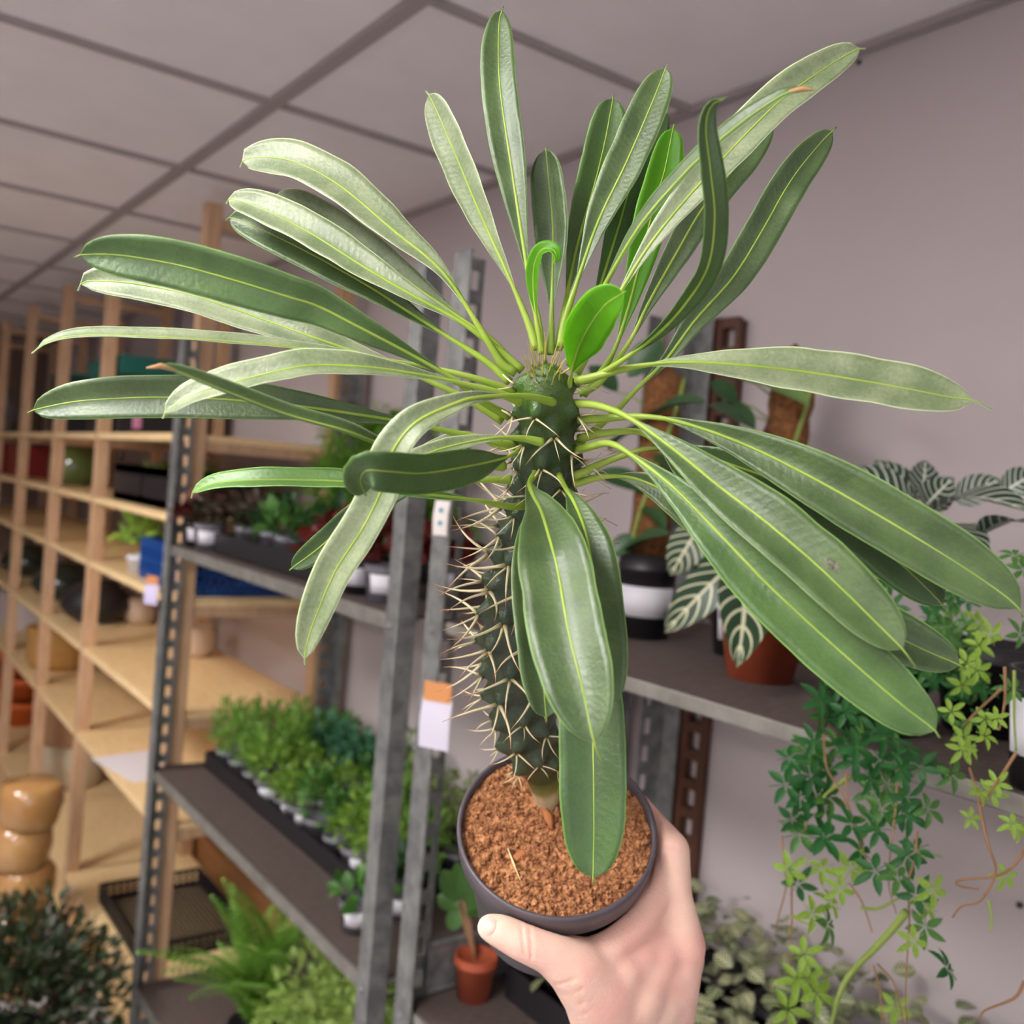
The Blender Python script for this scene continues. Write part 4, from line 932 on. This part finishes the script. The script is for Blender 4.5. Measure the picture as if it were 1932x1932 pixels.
coirpole('climbing dark-leaved plant on a coir pole in a black pot with white label', (-1.055, 1.03, SR), .045, .125, .03, 1.96, True,
    [(1215, 800, 1332, 758, 46, climb_l), (1250, 640, 1185, 712, 60, climb_l), (1225, 930, 1120, 892, 52, climb_l), (1180, 1046, 1266, 1008, 46, climb_l), (1150, 850, 1222, 806, 40, climb_l), (1210, 960, 1256, 1000, 36, climb_l), (1165, 740, 1110, 690, 44, climb_l), (1230, 860, 1290, 905, 44, climb_l), (1200, 1010, 1150, 1050, 40, climb_l)], 1.0)
coirpole('second climbing plant on coir pole by the dark trellis', (-.93, 1.17, SR), .045, .12, .032, 2.0, False,
    [(1395, 715, 1528, 768, 62, climb_l2), (1338, 765, 1425, 812, 56, climb_l), (1410, 860, 1350, 930, 50, climb_l), (1440, 830, 1500, 880, 46, climb_l), (1390, 760, 1340, 720, 46, climb_l)], 1.10)
small_plant('small_potted_plant', 'small plant in black pot with white label behind the striped leaves', 'plant', (-.90, 1.06, SR), .04, .09, 'deep', .045, .08, 30, .03, .05, 31, potmat=blackp, lab=True)
tr = thing('wooden_trellis', 'dark brown wooden ladder trellis standing against the wall behind the right rack', 'trellis', (-1.20, 1.317, 0)); dkw = mat('dark_wood', (92, 54, 36), .6, c2=(70, 40, 26), scale=20, aniso=(6, 6, 1))
for x, wd in ((-.022, .036), (.032, .012)): MB().box((x, 0, 1.04), (wd, .018, 2.08)).build('trellis_upright', dkw, tr, smooth=False)
for i in range(40): MB().box((0, 0, .05+i*.052), (.06, .016, .018)).build('trellis_rung', dkw, tr, smooth=False)
# zebra plants
zeb = veined_mat('zebra_leaf', (38, 66, 40), (214, 214, 178), 6.5, .26, .10)
zl = unit_leaf('zebra_leaf', zeb, .85, .75, .10, .10, 13, 9)
zebb = veined_mat('zebra_leaf_back', (34, 56, 38), (196, 200, 184), 6.5, .26, .09)
zl2 = unit_leaf('zebra_leaf_back', zebb, .85, .75, .10, .10, 13, 9)
def zebra(label, loc, potr, poth, pm, leaves, me, stems):
    t = thing('zebra_plant', label, 'plant', loc); org = Vector(loc); potlathe(MB(), potr, poth).build('pot', pm, t)
    for pts in stems: MB().tube([ony(*k)-org for k in pts], .004, 6).build('stalk', stemg, t)
    for (bx, by, bY, tx, ty, tY, wpx) in leaves:
        b0 = ony(bx, by, bY); t0 = ony(tx, ty, tY); place_leaf(me, b0, t0, (-FW+Vector((0, 0, .5))), wpx*depth(b0)/FPX, t, org)
    return t
zebra('zebra plant with boldly white-veined leaves in a terracotta pot', (-.765, .95, SR), .054, .085, terra,
    [(1325, 985, .93, 1264, 1086, .90, 72), (1400, 1045, .92, 1254, 1194, .86, 80), (1402, 1075, .9, 1390, 1260, .80, 104), (1430, 1060, .92, 1500, 1200, .86, 84), (1420, 1040, .96, 1470, 950, 1.0, 74), (1380, 1030, .98, 1330, 930, 1.02, 66)], zl,
    [[(1432, 1200, .95), (1425, 1120, .95), (1410, 1045, .94)]])
zebra('zebra plant with dark white-veined leaves at the right picture edge', (-.50, .98, SR), .054, .09, blackp,
    [(1720, 950, .95, 1600, 885, .93, 66), (1725, 955, .97, 1650, 868, .98, 60), (1735, 945, .98, 1745, 868, 1.0, 60), (1745, 955, .93, 1800, 900, .92, 66), (1760, 965, .92, 1945, 968, .86, 84), (1800, 945, .98, 1890, 905, 1.0, 60), (1850, 1010, .92, 1960, 1000, .86, 66), (1740, 970, .9, 1640, 960, .88, 70), (1780, 990, .92, 1860, 1060, .88, 70), (1750, 985, .92, 1720, 1060, .86, 70), (1890, 930, 1.0, 1960, 890, 1.02, 60)], zl2,
    [[(1762, 1250, .98), (1755, 1100, .97), (1745, 960, .96)], [(1775, 1250, .98), (1800, 1100, .98), (1840, 990, .96)]])
# trailing vines
def compound(name, mt, nleaf=5):
    mb = MB(); u = unit_leaf('lf', mt, .8, .7, .06, .2, 5, 3)
    for k in range(nleaf):
        a = (k-(nleaf-1)/2)*(1.12 if nleaf == 5 else .8); d = Vector((math.sin(a), math.cos(a), 0)); l = .62*(1-.12*abs(k-(nleaf-1)/2))
        stamp(mb, u, leafM(Vector((0, .36, 0))+d*.03, Vector((0, .36, 0))+d*l+Vector((0, 0, -.10)), Vector((0, 0, 1)), .20, (0, 0, 0)))
    mb.tube([(0, 0, 0), (0, .2, .03), (0, .37, 0)], .012, 4)
    o = mb.build(name, mt); me = o.data; bpy.data.objects.remove(o); return me
vd = compound('vine_leaf_dark', G['mid']); vd2 = compound('vine_leaf_deep', gmat('vdeep', (28, 84, 34), (48, 112, 50))); vl = compound('vine_leaf_lime', G['lime'])
vine = thing('trailing_vine', 'trailing vine with five-part leaves spilling over the right shelf edge', 'plant', (-.55, .86, SR)); VO = Vector((-.55, .86, SR))
potlathe(MB(), .055, .085).build('pot', blackp, vine)
def Z8(x, y): return 1250+x*.353, 1300+y*.353
VY = .725
def strand(par, org, pts, r=.0010, mt=stemb, zoomed=True, Y=VY):
    P = [ony(*(Z8(*q) if zoomed else q), Y+random.uniform(-.012, .012)) for q in pts]; C, _ = catmull(P, max(6, len(P)*5)); MB().tube([c-org for c in C], [r*(1-.5*i/len(C)) for i in range(len(C))], 5).build('vine_stem', mt, par)
for pts in ([(860, 240), (880, 420), (960, 560), (1020, 700), (1080, 880), (1110, 980)], [(980, 450), (990, 560), (1000, 640), (1060, 780)], [(760, 400), (800, 560), (760, 760)], [(640, 780), (650, 930), (660, 1060), (610, 1250), (610, 1300)], [(690, 1060), (690, 1250), (680, 1400), (690, 1500)],
            [(1250, 420), (1250, 600), (1220, 850), (1210, 1050), (1250, 1200)], [(1360, 760), (1350, 900), (1310, 1050), (1320, 1200), (1310, 1400), (1300, 1650), (1310, 1790)], [(1130, 1480), (1160, 1600), (1175, 1790)], [(1150, 1470), (1240, 1580), (1290, 1790)], [(1000, 1040), (1070, 1150), (1120, 1300)], [(1640, 420), (1690, 580), (1740, 830), (1780, 980), (1700, 1130)]): strand(vine, VO, pts)
strand(vine, VO, [(1300, 1190), (1240, 1270), (1130, 1390), (1020, 1500), (950, 1620), (900, 1800)], .0035, stemg)
strand(vine, VO, [(1000, 470), (900, 540), (860, 580)], .0025, stemg); strand(vine, VO, [(1060, 1170), (1150, 1175), (1260, 1120)], .0016, stemg); strand(vine, VO, [(690, 1210), (760, 1250), (820, 1260)], .0016, stemg)
def vleaf(par, org, x, y, me, size=74, Y=VY, zoomed=True, hang=None):
    px, py = Z8(x, y) if zoomed else (x, y)
    a = random.uniform(0, 2*PI) if hang is None else hang
    b0 = ony(px, py, Y+random.uniform(-.03, .03)); s = size*.353*2.0*depth(b0)/FPX if zoomed else size*depth(b0)/FPX
    d = (RT*math.cos(a)+UP*math.sin(a)*.8-UP*.25).normalized(); nr = (-FW*.7+Vector((0, 0, .6))+Vector((random.gauss(0, .35), random.gauss(0, .35), random.gauss(0, .25)))).normalized()
    place_leaf(me, b0-d*s*.5, b0+d*s*.5, nr, s, par, org)
dark8 = [(700,370),(740,330),(690,510),(760,470),(830,400),(860,420),(800,560),(850,620),(770,590),(720,690),(760,770),(830,770),(900,800),(910,590),(1000,390),(1060,330),(1100,560),(1120,500),(980,710),(1070,700),(1120,750),(1040,850),(1230,490),(1250,420),(1330,560),(1200,640),(1280,680),(1340,690),(1440,660),(1330,870),(1280,910),(1230,1010),(1110,990),(1370,1080),(1400,1300),(1500,1470),(740,1020),(890,1290),(1270,380),(1180,400),(900,300),(960,250),(1000,120),(830,120),(820,40),(1150,200),(1250,220),(1400,400),(1480,420),(1550,480),(780,280),(880,120),(1060,240),(1330,320),(1200,280)]
lime8 = [(690,1560),(800,1570),(780,1410),(700,950),(1320,1360),(1440,1100),(930,1080),(880,1130),(820,1220),(850,1640),(700,1720),(1390,1160),(830,970),(1020,930),(1390,890),(1240,1720)]
for i, (x, y) in enumerate(dark8): vleaf(vine, VO, x, y, (vd2, vd, vd2)[i % 3], random.uniform(92, 124))
for x, y in lime8: vleaf(vine, VO, x, y, vl, random.uniform(84, 116))
rnd2 = random.Random(12)
for k in range(110):
    px = rnd2.uniform(1560, 1850); py = rnd2.uniform(1090, 1370); vleaf(vine, VO, px, py, (vd2, vd2, vd)[k % 3], rnd2.uniform(46, 70), rnd2.uniform(.74, .96), zoomed=False)
v2 = thing('trailing_vine', 'lighter green trailing vine in a white-labelled black pot at right edge', 'plant', (-.35, .83, SR)); V2 = Vector((-.35, .83, SR))
potlathe(MB(), .052, .095, taper=.85).build('pot', blackp, v2)
a = math.atan2(-.83, .35); band(.0465, .0505, .028, .074, a-1.2, a+1.2).build('pot_label', whitep, v2, label='white paper label')
for pts in ([(1810, 0), (1690, 110), (1600, 200)], [(1830, -120), (1830, 60), (1800, 220)], [(1880, -100), (1880, 150), (1890, 330)], [(1890, 340), (1820, 450), (1770, 520), (1700, 640)], [(1930, 860), (1880, 940), (1780, 1000), (1590, 1020), (1580, 1050), (1690, 1070)], [(1690, 600), (1740, 830), (1780, 980), (1700, 1130), (1600, 1160), (1550, 1220)], [(1935, 1560), (1880, 1650), (1720, 1720), (1700, 1780)], [(1740, 1130), (1760, 1220), (1750, 1300)]): strand(v2, V2, pts, .0013, stemb if pts[0][0] % 20 else stemg, Y=.70)
for x, y in ((1620,240),(1720,180),(1590,340),(1650,330),(1800,150),(1560,110),(1770,540),(1700,560),(1850,730),(1660,690),(1900,760),(1740,260),(1800,490),(1820,1020)): vleaf(v2, V2, x, y, vl, random.uniform(60, 84), .715)
for x, y in ((1840,1170),(1855,1215),(1830,1245),(1850,1270),(1865,1190),(1815,1285),(1920,1190),(1905,1050),(1925,1080),(1900,1300)): vleaf(v2, V2, x, y, vl if x < 1900 else vd, 62, .74, zoomed=False)
# lower shelf: tray of nerve plants, a terracotta pot
tray('plant_tray', 'black tray of white-veined nerve plants on the right rack lower shelf', -1.19, -.12, .93, 1.285, SRL, .05)
fit = veined_mat('nerve_leaf', (54, 74, 38), (190, 192, 150), 6.0, .25, .12)
fl = unit_leaf('nerve_leaf', fit, .95, .65, .06, .12, 9, 7)
fit2 = veined_mat('nerve_leaf_pale', (84, 98, 58), (206, 200, 164), 6.0, .25, .15); fl2 = unit_leaf('nerve_leaf_pale', fit2, .95, .65, .06, .12, 9, 7)
rnd3 = random.Random(5)
npos = [(-1.13+.12*i, .99+.115*j) for j in range(3) for i in range(7)]
for k, (x, y) in enumerate(npos):
    t = thing('nerve_plant', 'small white-veined nerve plant packed in the black tray under the vine', 'plant', (x, y, SRL+.0035), 0, 'nerve plants in the tray under the vine')
    potlathe(MB(), .045, .06).build('pot', blackp, t); org = Vector((x, y, SRL+.0035))
    for q in range(36):
        a = rnd3.uniform(0, 2*PI); r0 = rnd3.uniform(.0, .05); h0 = rnd3.uniform(.055, .13)*(1 if y < 1.1 else 1.3)
        b0 = org+Vector((math.cos(a)*r0, math.sin(a)*r0, h0)); l = rnd3.uniform(.022, .036)
        d = Vector((math.cos(a), math.sin(a), rnd3.uniform(-.4, .3))).normalized(); t0 = b0+d*l
        if t0.y > 1.31: t0.y = 1.31
        place_leaf(fl if rnd3.random() < .5 else fl2, b0, t0, Vector((rnd3.gauss(0, .3), rnd3.gauss(-.3, .3), 1)), l*.72, t, org)
pp = thing('potted_peperomia', 'round-leaved plant in small terracotta pot behind the perforated post', 'plant', (-1.213, .885, SRL)); PO = Vector((-1.213, .885, SRL))
potlathe(MB(), .034, .068).build('pot', terra, pp)
pl_ = unit_leaf('round_leaf', gmat('round', (62, 104, 46), (92, 132, 66)), .9, .6, .06, .12)
for bx, by, tx, ty, wd in ((862, 1700, 834, 1640, 40), (875, 1700, 905, 1620, 44), (868, 1715, 826, 1690, 36), (880, 1720, 930, 1690, 40), (870, 1720, 845, 1752, 34), (885, 1715, 935, 1730, 38), (870, 1690, 862, 1625, 36)):
    b0 = ony(bx, by, .885); place_leaf(pl_, b0, ony(tx, ty, .87), -FW+Vector((0, 0, .8)), wd*depth(b0)/FPX, pp, PO)
    MB().tube([Vector((0, 0, .055)), (b0-PO)*.6+Vector((0, 0, .02)), b0-PO], .0016, 5).build('leaf_stalk', stemb, pp)
